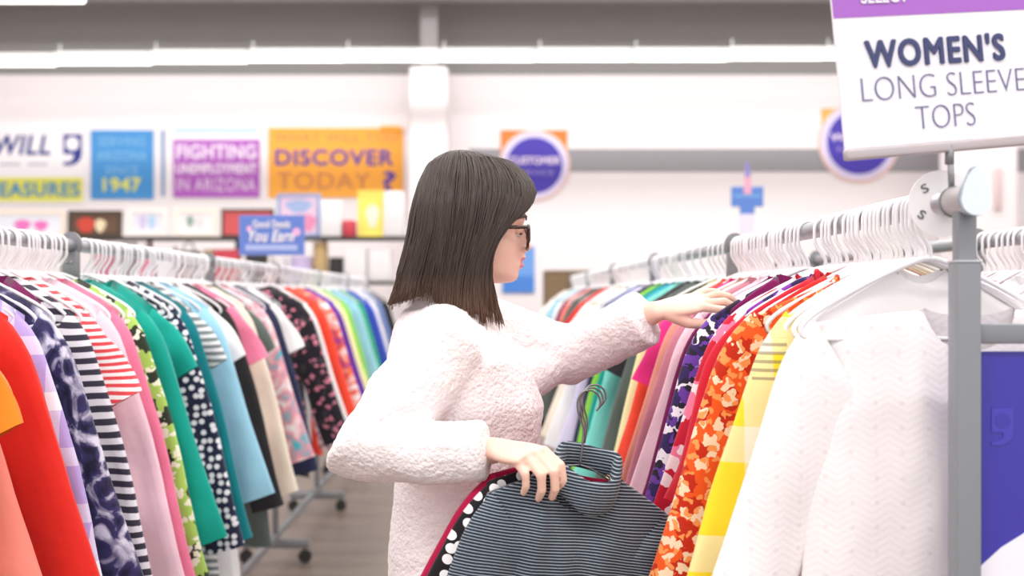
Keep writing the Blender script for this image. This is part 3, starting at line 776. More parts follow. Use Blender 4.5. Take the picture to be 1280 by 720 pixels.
# ------------------------------------------------------------------ wall signs
def board(name, rect, d, m, label, cat='sign', th=.02, bev=0.):
    x0, y0, x1, y1 = rect; a, b = at(x0, y0, d), at(x1, y1, d); c = (a+b)/2
    e = empty(name, (c.x, d, c.z)); hw, hh = (b.x-a.x)/2, (a.z-b.z)/2
    MB().box((-hw, -th, -hh), (hw, 0, hh), bev).build('panel', m, e, smooth=False)
    tag(e, label, cat); e['c'] = 0
    def T(txt, cx, cy, w, h, mm, bold=0., shear=0., dy=0.):
        p = at(cx, cy, d); q = F/d
        return lettering(txt, w/q, h/q, mm, e, (p.x-c.x, -th-.002-dy, p.z-c.z), bold, shear)
    def B(rx, mm, name='band', dy=.004):
        a2, b2 = at(rx[0], rx[1], d), at(rx[2], rx[3], d)
        return MB().box((a2.x-c.x, -th-dy, b2.z-c.z), (b2.x-c.x, -th+.001, a2.z-c.z)).build(name, mm, e, smooth=False)
    def G(poly, mm, name, dy=.004):
        pl = [(at(p[0], p[1], d).x-c.x, at(p[0], p[1], d).z-c.z) for p in poly]
        return MB().prism(pl, -th-dy, -th+.001).build(name, mm, e, smooth=False)
    del e['c']
    return e, T, B, G
DW = WALL-.002
m_bwhite = mat('banner_white', '#f6f2f5', .7); m_ind = mat('indigo', '#22338c', .6); m_lime = mat('lime_band', '#e4e25a', .7); m_sky = mat('sky_lettering', '#3f8fc4', .6)
m_sq = mat('blue_square', '#4795d6', .7); m_sql = mat('light_blue_lettering', '#82bce4', .7); m_yl = mat('yellow_lettering', '#e8e86c', .7)
m_vi = mat('violet_panel', '#b25bc0', .7); m_or = mat('orange_panel', '#fdb044', .7); m_orl = mat('burnt_lettering', '#d68a5a', .7); m_inl = mat('violet_ink', '#6445a4', .7)
m_pw = mat('pinkish_white_lettering', '#f0dff2', .7); m_dash = mat('grey_small_print', '#b9bccb', .7)
e, T, B, G = board('wall_sign', (-170, 158, 106, 255), DW, m_bwhite, 'white shop banner with blue lettering and g emblem over a lime band')
T('GOODWILL', -22, 181.5, 170, 24, m_ind, .03, .22)
G(gmark_px := [(80,168),(103,168),(103,193),(101.5,199),(97,204),(90,207),(80,207),(80,203),(88,202),(92,199),(93,195),(91,193),(80,193)], m_ind, 'emblem')
G([(91.3+8.2*math.cos(2*PI*k/24), 180+8.6*math.sin(2*PI*k/24)) for k in range(24)], m_bwhite, 'emblem', .007)
for x0, x1 in ((-60, -8), (0, 26), (35, 60)): B((x0, 204, x1, 207), m_dash, 'small_print')
B((-170, 222, 104, 252), m_lime); T('TREASURES', 34, 237, 132, 17, m_sky, .04, 0, .004)
e, T, B, G = board('wall_sign', (114, 163, 192, 249), DW, m_sq, 'light blue square wall sign ending in the yellow year 1947')
T('SERVING', 153, 177, 58, 11, m_sql, .02); T('ARIZONA', 153, 195, 62, 12, m_sql, .02); T('SINCE', 153, 213, 40, 10, m_sql, .02); T('1947', 153, 231, 46, 16, m_yl, .05)
o = tag(MB().box((-.05, -.02, -.45), (.05, 0, .45)).build('wall_strip', mat('strip_blue', '#6f92c4', .6), smooth=False), 'narrow upright blue strip between the blue and violet wall signs', 'sign'); o.location = at(204, 204, DW)
o.scale = (.35, 1, .98)
e, T, B, G = board('wall_sign', (216, 161, 325, 248), DW, m_bwhite, 'violet wall sign with white lettering reading FIGHTING UNEMPLOYMENT IN ARIZONA')
B((218, 161, 323, 165), mat('pale_cyan', '#9fd0e6', .7)); B((217, 175, 325, 247), m_vi)
T('FIGHTING', 271, 190, 98, 17, m_pw, .06, 0, .004); T('UNEMPLOYMENT', 271, 211, 100, 12, m_pw, .06, 0, .004); T('IN ARIZONA', 271, 231, 98, 16, m_pw, .0, 0, .004)
e, T, B, G = board('wall_sign', (336, 160, 504, 247), DW, m_or, 'orange wall sign with violet lettering reading DISCOVER TODAY')
T('WHAT WILL YOU', 420, 172, 152, 12, m_orl, .0); T('DISCOVER', 418, 197, 146, 19, m_inl, .045); T('TODAY', 405, 226, 116, 21, m_orl, .01); T('?', 487, 226, 14, 22, m_inl, .05)
G([(476, 158), (500, 158), (504, 162), (504, 166), (476, 162)], m_or, 'curled_corner', .03)
def roundel(rect, cx, cy, r, cap, sq, label, l1, l2):
    e, T, B, G = board('wall_sign', rect, DW, mat('roundel_'+sq.strip('#'), sq, .7), label)
    G([(cx+r*1.27*math.cos(2*PI*k/40), cy+r*1.27*math.sin(2*PI*k/40)) for k in range(40)], mat('rim_pinkish', '#f3cdbf', .7), 'rim', .004)
    G([(cx+r*1.19*math.cos(2*PI*k/40), cy+r*1.19*math.sin(2*PI*k/40)) for k in range(40)], mat('rim_lilac', '#ded6f2', .7), 'rim', .008)
    G([(cx+r*math.cos(2*PI*k/40), cy+r*math.sin(2*PI*k/40)) for k in range(40)], mat('roundel_blue', '#4a3cae', .7), 'disc', .012)
    T(l1, cx, cy-6, r*1.8, 9, m_pw, .05, 0, .013); T(l2, cx, cy+9, r*1.35, 6, mat('roundel_lilac_text', '#a99ad8', .7), .02, 0, .013)
roundel((626, 163, 709, 225), 668, 207, 35, 0, '#f5823a', 'blue round sign on orange square, directly above the woman\'s forehead', 'CUSTOMER', 'SERVICE')
roundel((1027, 136, 1116, 200), 1073, 178, 40, 0, '#fbb45a', 'blue round sign on orange square, partly behind the white tops sign', 'WOMEN', 'FASHION')
e, T, B, G = board('wall_poster', (628, 308, 668, 366), DW, mat('poster_blue', '#6fa3e6', .6), 'plain blue poster low on the white wall behind the woman\'s lips', 'poster')
B((628, 345, 668, 366), mat('poster_blue_deep', '#4a86d8', .6))

# ------------------------------------------------------------------ blue sign on the rail
e, T, B, G = board('rail_sign', (299, 269, 381, 319), 6.15, mat('card_blue', '#6c86cf', .5), 'small blue card sign with white script standing on the rail', 'sign', .006)
B((302, 272, 378, 316), mat('card_blue2', '#5f7fcb', .5), 'face', .002)
T('Good Deeds', 340, 280, 46, 9, m_bwhite, .03, 0, .003); T('You Earn', 340, 295, 56, 14, m_bwhite, .03, .3, .003); B((307, 306, 372, 313), mat('card_pale', '#a9b8e6', .5), 'small_print', .003)
G([(371+5*math.cos(k), 290+5*math.sin(k)) for k in [2*PI*i/16 for i in range(16)]], mat('card_pink', '#f0b4d8', .5), 'dot', .003)
G([(312+3.5*math.cos(k), 286+3.5*math.sin(k)) for k in [2*PI*i/16 for i in range(16)]], mat('card_pink', '#f0b4d8', .5), 'dot', .003)
MB().tube([(0, -.003, -.10), (0, -.003, RZ+.02-e.location.z)], .004, 8).build('stem', m_steel, e)
# blue topper sign above the signed rack
sd = at(934, 246, 9.0)
e = empty('floor_sign', (sd.x, 9.0, 0))
MB().box((-.12, -.012, -.075), (.12, .012, .075), .004).build('plate', mat('topper_blue', '#5b83cf', .6), e, smooth=False).location = (0, 0, sd.z)
MB().box((-.055, -.011, -.13), (.055, .011, -.07), .004).build('plate', mat('topper_blue', '#5b83cf', .6), e, smooth=False).location = (0, 0, sd.z)
MB().box((-.05, -.01, 0), (.05, .03, sd.z-.12), .004).build('post', mat('post_lilac', '#e2def2', .6), e, smooth=False)
MB().prism([(-.03, .02), (.03, .02), (.022, .15), (-.005, .24), (-.02, .2)], -.016, -.012).build('arrow', mat('arrow_pink', '#e6a8c0', .6), e, smooth=False).location = (0, 0, sd.z)
MB().prism([(-.022, .15), (.02, .15), (.006, .26), (-.012, .26)], -.018, -.013).build('arrow_tip', mat('arrow_violet', '#8d86cc', .6), e, smooth=False).location = (0, 0, sd.z)
MB().box((-.1, -.012-.002, .0), (.1, -.011, .012)).build('lettering', m_sql, e, smooth=False).location = (0, 0, sd.z)
MB().box((-.2, -.15, 0), (.2, .15, .02), .004).build('base', m_steeld, e, smooth=False)
tag(e, 'blue topper sign with pink arrow on a pale post beyond the signed rack', 'sign')

# ------------------------------------------------------------------ shelf with household goods
SD = 13.4
zt = at(0, 296.5, SD).z; x0 = at(-40, 0, SD).x; x1 = at(512, 0, SD).x; zm = at(0, 352, SD).z
sh = empty('shelf_unit', ((x0+x1)/2, SD, 0)); cx = sh.location.x
m_shelf = mat('dark_shelf', '#3b3430', .6)
for z in (zt, zm, .75, .12):
    MB().box((x0-cx, -.18, z-.035), (x1-cx, .25, z)).build('shelf_board', m_shelf, sh, smooth=False)
for k in range(6):
    xx = x0+(x1-x0)*k/5-cx
    MB().box((xx-.02, .2, 0), (xx+.02, .25, zt)).build('upright', m_shelf, sh, smooth=False)
tag(sh, 'long dark shelf unit of household goods in front of the sign wall', 'shelf')
def frame(px0, px1, py0, mf, art, label, cat='picture', d=SD, fw=4, zb=None, lean=.06, art2=None, blobs=()):
    q = F/d; w = (px1-px0)/q; zb = zt if zb is None else zb; h = at(0, py0, d).z-zb; f = fw/q
    e = empty('picture_frame', (at((px0+px1)/2, 0, d).x, d+.0, zb+.001), (-lean, 0, 0))
    fr = MB(); fr.box((-w/2, 0, 0), (w/2, .03, f)).box((-w/2, 0, h-f), (w/2, .03, h)).box((-w/2, 0, f), (-w/2+f, .03, h-f)).box((w/2-f, 0, f), (w/2, .03, h-f))
    fr.build('frame', mf, e, smooth=False)
    c = MB().box((-w/2+f, .012, f), (w/2-f, .024, h-f)).build('canvas', art, e, smooth=False)
    for (bx, bz, bw, bh, mm) in blobs:
        pts = [((bx-.5)*w*.8+bw*w*math.cos(a)*(1+.2*math.sin(3*a)), f+(h-2*f)*bz+bh*h*math.sin(a)) for a in [2*PI*i/18 for i in range(18)]]
        pts = [(max(-w/2+f, min(w/2-f, p[0])), max(f, min(h-f, p[1]))) for p in pts]
        MB().prism(pts, .009, .0121).build('motif', mm, c, smooth=False)
    tag(e, label, cat); return e
mw = mat('frame_white', '#f3ebe6', .6); mg = mat('frame_gold', '#c2a05a', .5, .2); md = mat('frame_dark', '#4a3a28', .5)
frame(-30, 81, 263, mat('frame_cream', '#efe2d0', .6), mat('art_pale', '#e8ebf4', .7), 'wide pale picture with two pink flowers above the nearest hangers', fw=5, blobs=((.52, .42, .09, .22, mat('art_pink', '#e676be', .7)), (.78, .4, .08, .2, MATS['art_pink'])))
frame(84, 152, 263, md, mat('art_olive', '#6a4d3c', .7), 'dark and gold framed picture with a red shape', fw=6, blobs=((.3, .4, .16, .32, mat('art_red', '#cc4634', .7)), (.62, .4, .1, .25, mat('art_cream', '#ecd9b4', .7))))
frame(158, 210, 259, mw, mat('art_ice', '#e8e6f0', .7), 'white framed picture with pale blue art', fw=7, blobs=((.35, .5, .09, .25, mat('art_lilac', '#cfc6e6', .7)), (.62, .5, .09, .25, mat('art_ltblue', '#b4d2ee', .7))))
frame(216, 271, 259, mat('frame_ivory', '#f2e8de', .6), mat('art_white', '#f3eff0', .7), 'ivory framed picture with a dark green mark', fw=7, blobs=((.35, .55, .08, .2, mat('art_green', '#8fa89c', .7)), (.6, .45, .12, .2, mat('art_greyw', '#dedfe0', .7))))
frame(276, 342, 261, md, mat('art_brick', '#d0585a', .7), 'dark framed red picture behind the blue rail sign', fw=3, lean=.05)
frame(346, 400, 242, mat('frame_bluegrey', '#8ea4d2', .6), mat('art_rosy', '#e8cbe0', .7), 'tall blue and pink picture right of the red one'.replace('right of', 'beside'), fw=4, lean=.05, blobs=((.5, .75, .3, .15, mat('art_blueish', '#9fb3dc', .7)), (.75, .3, .2, .2, mat('art_rose', '#e490b4', .7))))
frame(447, 479, 238, mat('frame_yellow', '#f6e468', .6), mat('art_yellow', '#f7e870', .7), 'bright yellow poster with a pale oval under the orange sign', fw=3, lean=.05, blobs=((.6, .45, .25, .25, mat('art_paleoval', '#e8ead8', .7)),))
def goods(name, cat, px0, px1, py0, base, m, label, kind='box', d=SD-.02, group=None):
    q = F/d; w = (px1-px0)/q; h = at(0, py0, d).z-base; x = at((px0+px1)/2, 0, d).x
    mb = MB()
    if kind == 'box': mb.box((-w/2, -.1, 0), (w/2, .1, h), .012)
    elif kind == 'pillow':
        nn = 12
        for sy in (-1, 1):
            b = len(mb.v)
            for i in range(nn+1):
                for j in range(nn+1):
                    u, v = -1+2*i/nn, -1+2*j/nn; k = (1-u**4)*(1-v**4)
                    mb.v.append(Vector((u*w/2*(1-.06*(1-v*v)), sy*.1*k**.5, h/2+v*h/2*(1-.06*(1-u*u)))))
            for i in range(nn):
                for j in range(nn):
                    mb.f.append((b+i*(nn+1)+j, b+(i+1)*(nn+1)+j, b+(i+1)*(nn+1)+j+1, b+i*(nn+1)+j+1))
    elif kind == 'pot':
        prof = [(.001, .0), (.7, 0), (.85, .1), (1, .5), (.9, .9), (.95, 1), (.85, 1), (.8, .9), (.85, .5), (.6, .15), (.001, .14)]
        n = 20
        for r_, z_ in prof:
            for k in range(n): mb.v.append(Vector((r_*w/2*math.cos(2*PI*k/n), r_*min(w/2, .14)*math.sin(2*PI*k/n), z_*h)))
        for i in range(len(prof)-1):
            for k in range(n): mb.f.append((i*n+k, i*n+(k+1) % n, (i+1)*n+(k+1) % n, (i+1)*n+k))
    elif kind == 'bag':
        mb.prism([(-w*.4, 0), (w*.4, 0), (w*.5, h*.7), (w*.42, h*.78), (-w*.42, h*.78), (-w*.5, h*.7)], -.08, .08)
        mb.tube([(-w*.25, 0, h*.76), (-w*.2, 0, h*.95), (0, 0, h), (w*.2, 0, h*.95), (w*.25, 0, h*.76)], .008, 6)
    o = mb.build(name, m, auto=50, merge=.0005); o.location = (x, d, base+.001); tag(o, label, cat, group); return o
W = mat('goods_white', '#f0edee', .7); BKm = mat('goods_black', '#33302f', .6); RD = mat('goods_red', '#c83f4e', .6); LI = mat('goods_lilac', '#cdbfe6', .6); TA = mat('goods_tan', '#c9ab7a', .6); PK = mat('goods_pink', '#d98aa0', .6); GY = mat('goods_grey', '#a8a4a6', .6)
goods('storage_box', 'box', 402, 428, 252, zt, W, 'white box on the top shelf beside the tall blue and pink picture')
goods('storage_box', 'box', 430, 445, 276, zt, RD, 'small red box on the top shelf touching the yellow poster')
goods('storage_box', 'box', 481, 505, 240, zt, W, 'tall white box on the top shelf at the woman\'s hair')
goods('storage_box', 'box', 403, 427, 236, zt, W, 'x', d=SD+.2) if False else None
goods('cushion', 'cushion', 431, 459, 311, zm, W, 'white rounded cushion beside the black bin')
goods('cushion', 'cushion', 462, 489, 312, zm, W, 'white rounded cushion nearest the woman\'s hair') 
goods('waste_bin', 'bin', 411, 432, 322, zm, BKm, 'black bin on the lower shelf next to the white cushions', 'pot')
goods('ceramic_pot', 'pot', 362, 392, 321, zm, LI, 'lilac round pot on the lower shelf', 'pot')
goods('ceramic_pot', 'pot', 340, 360, 322, zm, W, 'white pot beside the lilac round pot', 'pot')
goods('handbag', 'bag', 308, 334, 306, zm, BKm, 'black handbag below the blue rail sign', 'bag')
goods('handbag', 'bag', 222, 250, 303, zm, BKm, 'black handbag on the lower shelf under the ivory picture', 'bag')
goods('storage_box', 'box', 270, 300, 312, zm, RD, 'dark red box on the lower shelf under the red picture')
goods('handbag', 'bag', 176, 196, 302, zm, PK, 'pink handbag on the lower shelf under the pale blue art', 'bag')
goods('ceramic_pot', 'pot', 150, 172, 304, zm, GY, 'grey pot on the lower shelf beside the pink handbag', 'pot')
goods('ceramic_pot', 'pot', 254, 268, 312, zm, TA, 'tan pot on the lower shelf between handbag and dark red box', 'pot')
goods('storage_box', 'box', 198, 219, 308, zm, W, 'white box on the lower shelf beside the pink handbag')
goods('wicker_basket', 'basket', 391, 411, 303, zm, TA, 'tan basket on the lower shelf by the black bin', 'pot')
goods('ceramic_pot', 'pot', 118, 144, 303, zm, PK, 'pink pot on the lower shelf behind the steel bracket', 'pot')
# brown cabinet beyond the far racks
a = at(680, 338, 14.2); b = at(742, 338, 14.2)
cb = empty('cabinet', ((a.x+b.x)/2, 14.3, 0)); hw = (b.x-a.x)/2
m_br = mat('cabinet_brown', '#6e5a42', .6)
MB().box((-hw, -.2, 0), (hw, .2, a.z), .01).build('body', m_br, cb, smooth=False)
for s in (-1, 1):
    dd = MB().box((min(0, s*hw)+.01, -.22, .06), (max(0, s*hw)-.01, -.2, a.z-.05), .004).build('door', mat('cabinet_brown2', '#7d6749', .6), cb, smooth=False)
    MB().sphere((s*.05, -.235, a.z*.55), .018, 10, 8).build('knob', mg, dd)
tag(cb, 'brown wooden cabinet against the far wall beyond the signed rack', 'cabinet')


# ================================================================== PERSON
YB = 2.30
def H(px, py, y=0.):    # a point beside the head's mid plane, y metres from it
    s = F/YB
    return Vector(((px-612)/s, YB+y, CAMZ-(py-369)/s))
person = empty('person', (-.05, YB, 0))
PO = person.location
def put(me, name, m, parent=None, loc=True):
    o = link(name, me, m, parent or person)
    return o
def shift(me_or_mb):
    vs = me_or_mb.v if isinstance(me_or_mb, MB) else None
    if vs is not None:
        for v in vs: v -= PO
    else:
        for v in me_or_mb.vertices: v.co -= PO
    return me_or_mb
HEADYAW = math.radians(9)
hc = Vector((-.03, YB, 1.5))
def headrot(p):
    return Matrix.Rotation(HEADYAW, 3, 'Z') @ (p-hc)+hc
# head: slices from chin to crown; front profile in pixels of the mid plane
prof = [ # py, front px, back px, half width
 (354, 630, 590, .018), (352.5, 641, 578, .032), (349, 647, 570, .042), (344, 649, 560, .05), (339.5, 648.5, 550, .055), (335, 652.5, 541, .058), (331.5, 657, 536, .060), (327.5, 653, 533, .062), (325.5, 655, 531, .0625), (321.5, 659, 528, .064),
 (316, 655.5, 525, .066), (312, 655.5, 523, .067), (307, 655.5, 521, .068), (300, 655, 519, .0695), (292, 653.5, 518, .071), (284, 653.5, 518, .072), (276, 656, 519, .0735), (268, 657.5, 520, .075), (255, 657, 522, .076), (240, 650, 529, .070), (225, 640, 538, .063), (214, 625, 550, .051), (207, 610, 562, .036), (204, 598, 574, .018)]
NB = [(316.5, 0), (312, 9.5), (307, 12.0), (300, 8.5), (292, 5.0), (284, 1.5), (279, 0)]
def nosebump(py):
    for (p0, f0), (p1, f1) in zip(NB, NB[1:]):
        if p1 <= py <= p0: return f0+(f1-f0)*(p0-py)/(p0-p1)
    return 0
BASE = [(354, 627), (352.5, 636), (349, 641.5), (344, 644.5), (335, 647), (325, 649), (316, 650.5), (307, 651.5), (292, 652), (280, 653), (268, 656), (255, 657), (200, 600)]
def basef(py):
    for (p0, f0), (p1, f1) in zip(BASE, BASE[1:]):
        if p1 <= py <= p0: return f0+(f1-f0)*(p0-py)/(p0-p1)
    return 640
def dense(rows, n=3):
    out = []
    for i in range(len(rows)-1):
        r = [rows[max(0, min(len(rows)-1, i+k))] for k in (-1, 0, 1, 2)]
        for q in range(n):
            t = q/n
            out.append(tuple(.5*(2*r[1][c]+(r[2][c]-r[0][c])*t+(2*r[0][c]-5*r[1][c]+4*r[2][c]-r[3][c])*t*t+(3*r[1][c]-r[0][c]-3*r[2][c]+r[3][c])*t**3) for c in range(len(r[0]))))
    return out+[rows[-1]]
prof = dense(prof); hd = MB(); NA = 110
for py, pf, pb, hw in prof:
    s = F/YB; dl = 0
    if py > 255: dl = (pf-basef(py))/s; pf = basef(py)
    c = (pf+pb)/2
    for k in range(NA):
        a = 2*PI*k/NA; ca, sa = math.cos(a), math.sin(a)
        ex = .85 if ca > 0 else 1.0
        rx = (pf-pb)/2/s
        x = (c-612)/s+rx*(abs(ca)**ex)*(1 if ca > 0 else -1); y = hw*sa*(abs(sa)**-.12 if abs(sa) > .05 else 1)
        if ca > 0:
            nb = nosebump(py)/s; x += dl*math.exp(-(y/(.021 if py > 318 else .026))**2)
            x += nb*math.exp(-(y/(.0125 if py > 305 else .0095))**2)
            if 280 <= py <= 296: x -= .009*math.exp(-((abs(y)-.031)/.014)**2)
            x += .003*math.exp(-((abs(y)-.04)/.02)**2)*math.exp(-((py-310)/14)**2)
        hd.v.append(Vector((x, YB+y, CAMZ-(py-369)/s)))
n = len(prof)
for i in range(n-1):
    for k in range(NA):
        hd.f.append((i*NA+k, i*NA+(k+1) % NA, (i+1)*NA+(k+1) % NA, (i+1)*NA+k))
hd.f.append(tuple(range(NA))[::-1]); hd.f.append(tuple((n-1)*NA+k for k in range(NA)))
for sgn in (-1, 1):   # ears, nostril wings
    hd.sphere(H(590, 296, sgn*.073), (.016, .008, .028), 12, 8)
    hd.sphere(H(655.5, 310, sgn*.011), (.008, .007, .006), 10, 8)
for v in hd.v: v.xyz = headrot(v)
body = MB(); body.add(hd.v, hd.f)
V = Vector
neck = [V((-.055, YB, 1.46)), V((-.065, YB, 1.40)), V((-.075, YB, 1.35)), V((-.08, YB, 1.30))]
body.tube(neck, [.048, .05, .054, .07], 20, round_caps=True)
SHR, ELR, WRR = V((-.08, YB-.155, 1.258)), V((-.222, YB-.235, 1.085)), V((.006, YB-.275, 1.098))
SHL, ELL, WRL = V((-.04, YB+.165, 1.30)), V((.165, YB+.19, 1.24)), V((.322, YB+.075, 1.325))
torso_c = [(1.30, -.085, .06, .13), (1.24, -.062, .105, .165), (1.15, -.045, .122, .155), (1.05, -.045, .11, .145), (.97, -.055, .102, .148), (.88, -.06, .105, .165), (.80, -.06, .105, .165), (.74, -.06, .08, .13)]
def loft(mb, rows, grow=0., nn=32):
    b = len(mb.v)
    for z, x, rx, ry in rows:
        for k in range(nn):
            a = 2*PI*k/nn
            mb.v.append(V((x+(rx+grow)*math.cos(a), YB+(ry+grow)*math.sin(a), z)))
    for i in range(len(rows)-1):
        for k in range(nn): mb.f.append((b+i*nn+k, b+i*nn+(k+1) % nn, b+(i+1)*nn+(k+1) % nn, b+(i+1)*nn+k))
    mb.f.append(tuple(b+k for k in range(nn))[::-1]); mb.f.append(tuple(b+(len(rows)-1)*nn+k for k in range(nn)))
loft(body, torso_c)
def limb(mb, pts, rad, n=16): mb.tube(pts, rad, n, round_caps=True)
limb(body, [V((-.08, YB-.08, 1.285)), SHR, (SHR+ELR)/2, ELR], [.05, .047, .041, .034])
limb(body, [ELR, (ELR*.6+WRR*.4), WRR], [.034, .034, .023])
limb(body, [V((-.08, YB+.08, 1.31)), SHL, (SHL+ELL)/2, ELL], [.05, .047, .041, .034])
limb(body, [ELL, (ELL*.6+WRL*.4), WRL], [.034, .034, .0235])
for s in (-1, 1):
    hip, kn, an = V((-.06, YB+s*.085, .8)), V((-.045, YB+s*.09, .45)), V((-.07, YB+s*.095, .09))
    limb(body, [hip, (hip+kn)/2, kn, kn*.6+an*.4, an], [.085, .07, .052, .052, .036])
    limb(body, [an+V((-.03, 0, -.035)), an+V((.05, s*.005, -.05)), an+V((.14, s*.012, -.06))], [.036, .034, .024])
def hand(mb, wr, fwd, up, curls, thumb_dir, scale=1., thumb_len=(.04, .032, .026), spread=.06):
    fwd = fwd.normalized(); up = (up-fwd*up.dot(fwd)).normalized(); th = up.cross(fwd)*thumbsign
    sc = scale
    # palm as a flattened loft
    rows = [(-.012, .026, .019), (.012, .030, .017), (.035, .038, .016), (.06, .041, .0145), (.08, .0395, .012), (.09, .036, .009)]
    b = len(mb.v); nn = 18
    for d, wd, tk in rows:
        for k in range(nn):
            a = 2*PI*k/nn
            mb.v.append(wr+(fwd*d+th*(wd*math.cos(a))+up*(tk*math.sin(a)))*sc)
    for i in range(len(rows)-1):
        for k in range(nn): mb.f.append((b+i*nn+k, b+i*nn+(k+1) % nn, b+(i+1)*nn+(k+1) % nn, b+(i+1)*nn+k))
    mb.f.append(tuple(b+k for k in range(nn))); mb.f.append(tuple(b+(len(rows)-1)*nn+k for k in range(nn)))
    for i, (off, kx, L3) in enumerate(((.0285, .083, (.040, .025, .019)), (.0095, .087, (.044, .028, .02)), (-.0095, .083, (.041, .026, .02)), (-.027, .074, (.032, .02, .017)))):
        p = wr+(fwd*(kx-.018)+th*off*.95)*sc; k0 = wr+(fwd*kx+th*off)*sc
        pts = [p, k0]; ang = 0.; cur = k0
        side = (1.5-i)*spread
        for L, c in zip(L3, curls[i]):
            ang += c
            dv = (fwd*math.cos(ang)-up*math.sin(ang)+th*side*math.cos(ang)).normalized()
            pts += [cur+dv*L*.5*sc, cur+dv*L*sc]; cur = cur+dv*L*sc
        r0 = (.0092, .0094, .0091, .008)[i]
        rad = [r0*1.0, r0*1.04, r0*.92, r0*.95, r0*.84, r0*.87, r0*.78, r0*.68]
        mb.tube(pts, [q*sc for q in rad], 12, round_caps=True)
    # thumb from the side of the palm near its base
    t0 = wr+(fwd*.018+th*.02-up*.004)*sc
    td = [(fwd*a+th*b_-up*c).normalized() for a, b_, c in thumb_dir]
    pts = [t0]; cur = t0
    for L, dv in zip(thumb_len, td):
        pts += [cur+dv*L*.5*sc, cur+dv*L*sc]; cur = cur+dv*L*sc
    mb.tube(pts, [q*sc for q in (.0135, .013, .0115, .0105, .0105, .0095, .0075)], 12, round_caps=True)
# hand among the clothes (left hand: thumb on the near side)
thumbsign = -1
hand(body, WRL+V((.012, 0, .004)), V((1, .03, .22)), V((-.1, -.42, 1)),
     ((.3, .75, .5), (.12, .62, .5), (-.05, .5, .4), (-.15, .45, .3)), ((.8, .35, .5), (.95, .05, .3), (1, -.1, .0)), 1.0, spread=.12)
# hand on the held garments (right hand)
thumbsign = 1
hand(body, WRR+V((.010, -.006, .002)), V((.62, -.78, -.02)), V((-.05, -.25, 1)),
     ((.55, 1.0, .5), (.62, 1.05, .5), (.68, 1.05, .5), (.72, 1.0, .5)), ((.6, .7, .5), (.9, .2, .5), (.9, -.1, .5)), 1.0, spread=.05)
me = remeshed(body, 'body', .0028, 4, .5)
shift(me)
m_skin = NT('skin')
m_skin.b.inputs['Base Color'].default_value = srgb('#efc2b0'); m_skin.b.inputs['Roughness'].default_value = .5
m_skin.b.inputs['Subsurface Weight'].default_value = .15; m_skin.b.inputs['Subsurface Radius'].default_value = (.012, .005, .003); m_skin.b.inputs['Specular IOR Level'].default_value = .35
nzz = m_skin.node('ShaderNodeTexNoise', i_Scale=16.0, i_Detail=3.0); tcc = m_skin.n.new('ShaderNodeTexCoord'); m_skin.link(tcc.outputs['Object'], nzz.inputs['Vector'])
m_skin.link(m_skin.mix(nzz.outputs['Fac'], srgb('#f4d0be'), srgb('#eebca9')), m_skin.b.inputs['Base Color']); m_skin = m_skin.m
bo = put(me, 'body', m_skin)
me.materials.append(mat('lip_pink', '#d98c8e', .4))
for p in me.polygons:
    c = p.center+PO
    q = Matrix.Rotation(-HEADYAW, 3, 'Z') @ (c-hc)+hc
    s = F/YB; px = q.x*s+612; py = 369-(q.z-CAMZ)*s
    dy = abs(q.y-YB)
    if px > 640 and dy < .021 and 321-dy*0 < py < 334.5 and px > 647.5-dy*120: p.material_index = 1
# eyes and brows
m_eye = mat('eye_white', '#efe8e4', .2); m_dark = mat('brow_brown', '#4a352c', .7)
for sgn in (-1, 1):
    ey = MB().sphere(headrot(H(644, 291, sgn*.031)), .0112, 14, 10); put(shift(ey).mesh('eye'), 'eye', m_eye)
    ld = MB().sphere(headrot(H(644.3, 289.2, sgn*.031)), (.0128, .0132, .0112), 16, 10); put(shift(ld).mesh('eyelid'), 'eyelid', m_skin)
    lid = MB().tube([headrot(H(650.5-abs(t)*5, 292+abs(t)*2.0-(.6 if abs(t) < .3 else 0), sgn*.031+t*.015)) for t in (-1, -.6, -.2, .2, .6, 1)], [.0012, .002, .0024, .0024, .002, .0012], 8)
    put(shift(lid).mesh('eyelashes'), 'eyelashes', m_dark)
    br = MB().tube([headrot(H(p_, q_, sgn*y_)) for p_, q_, y_ in ((657, 274.5, .014), (656, 271.5, .024), (652.5, 270.5, .036), (646, 272.5, .048), (639, 276, .056))], [.0025, .0036, .0036, .003, .0015], 8, .6)
    put(shift(br).mesh('eyebrow'), 'eyebrow', m_dark)
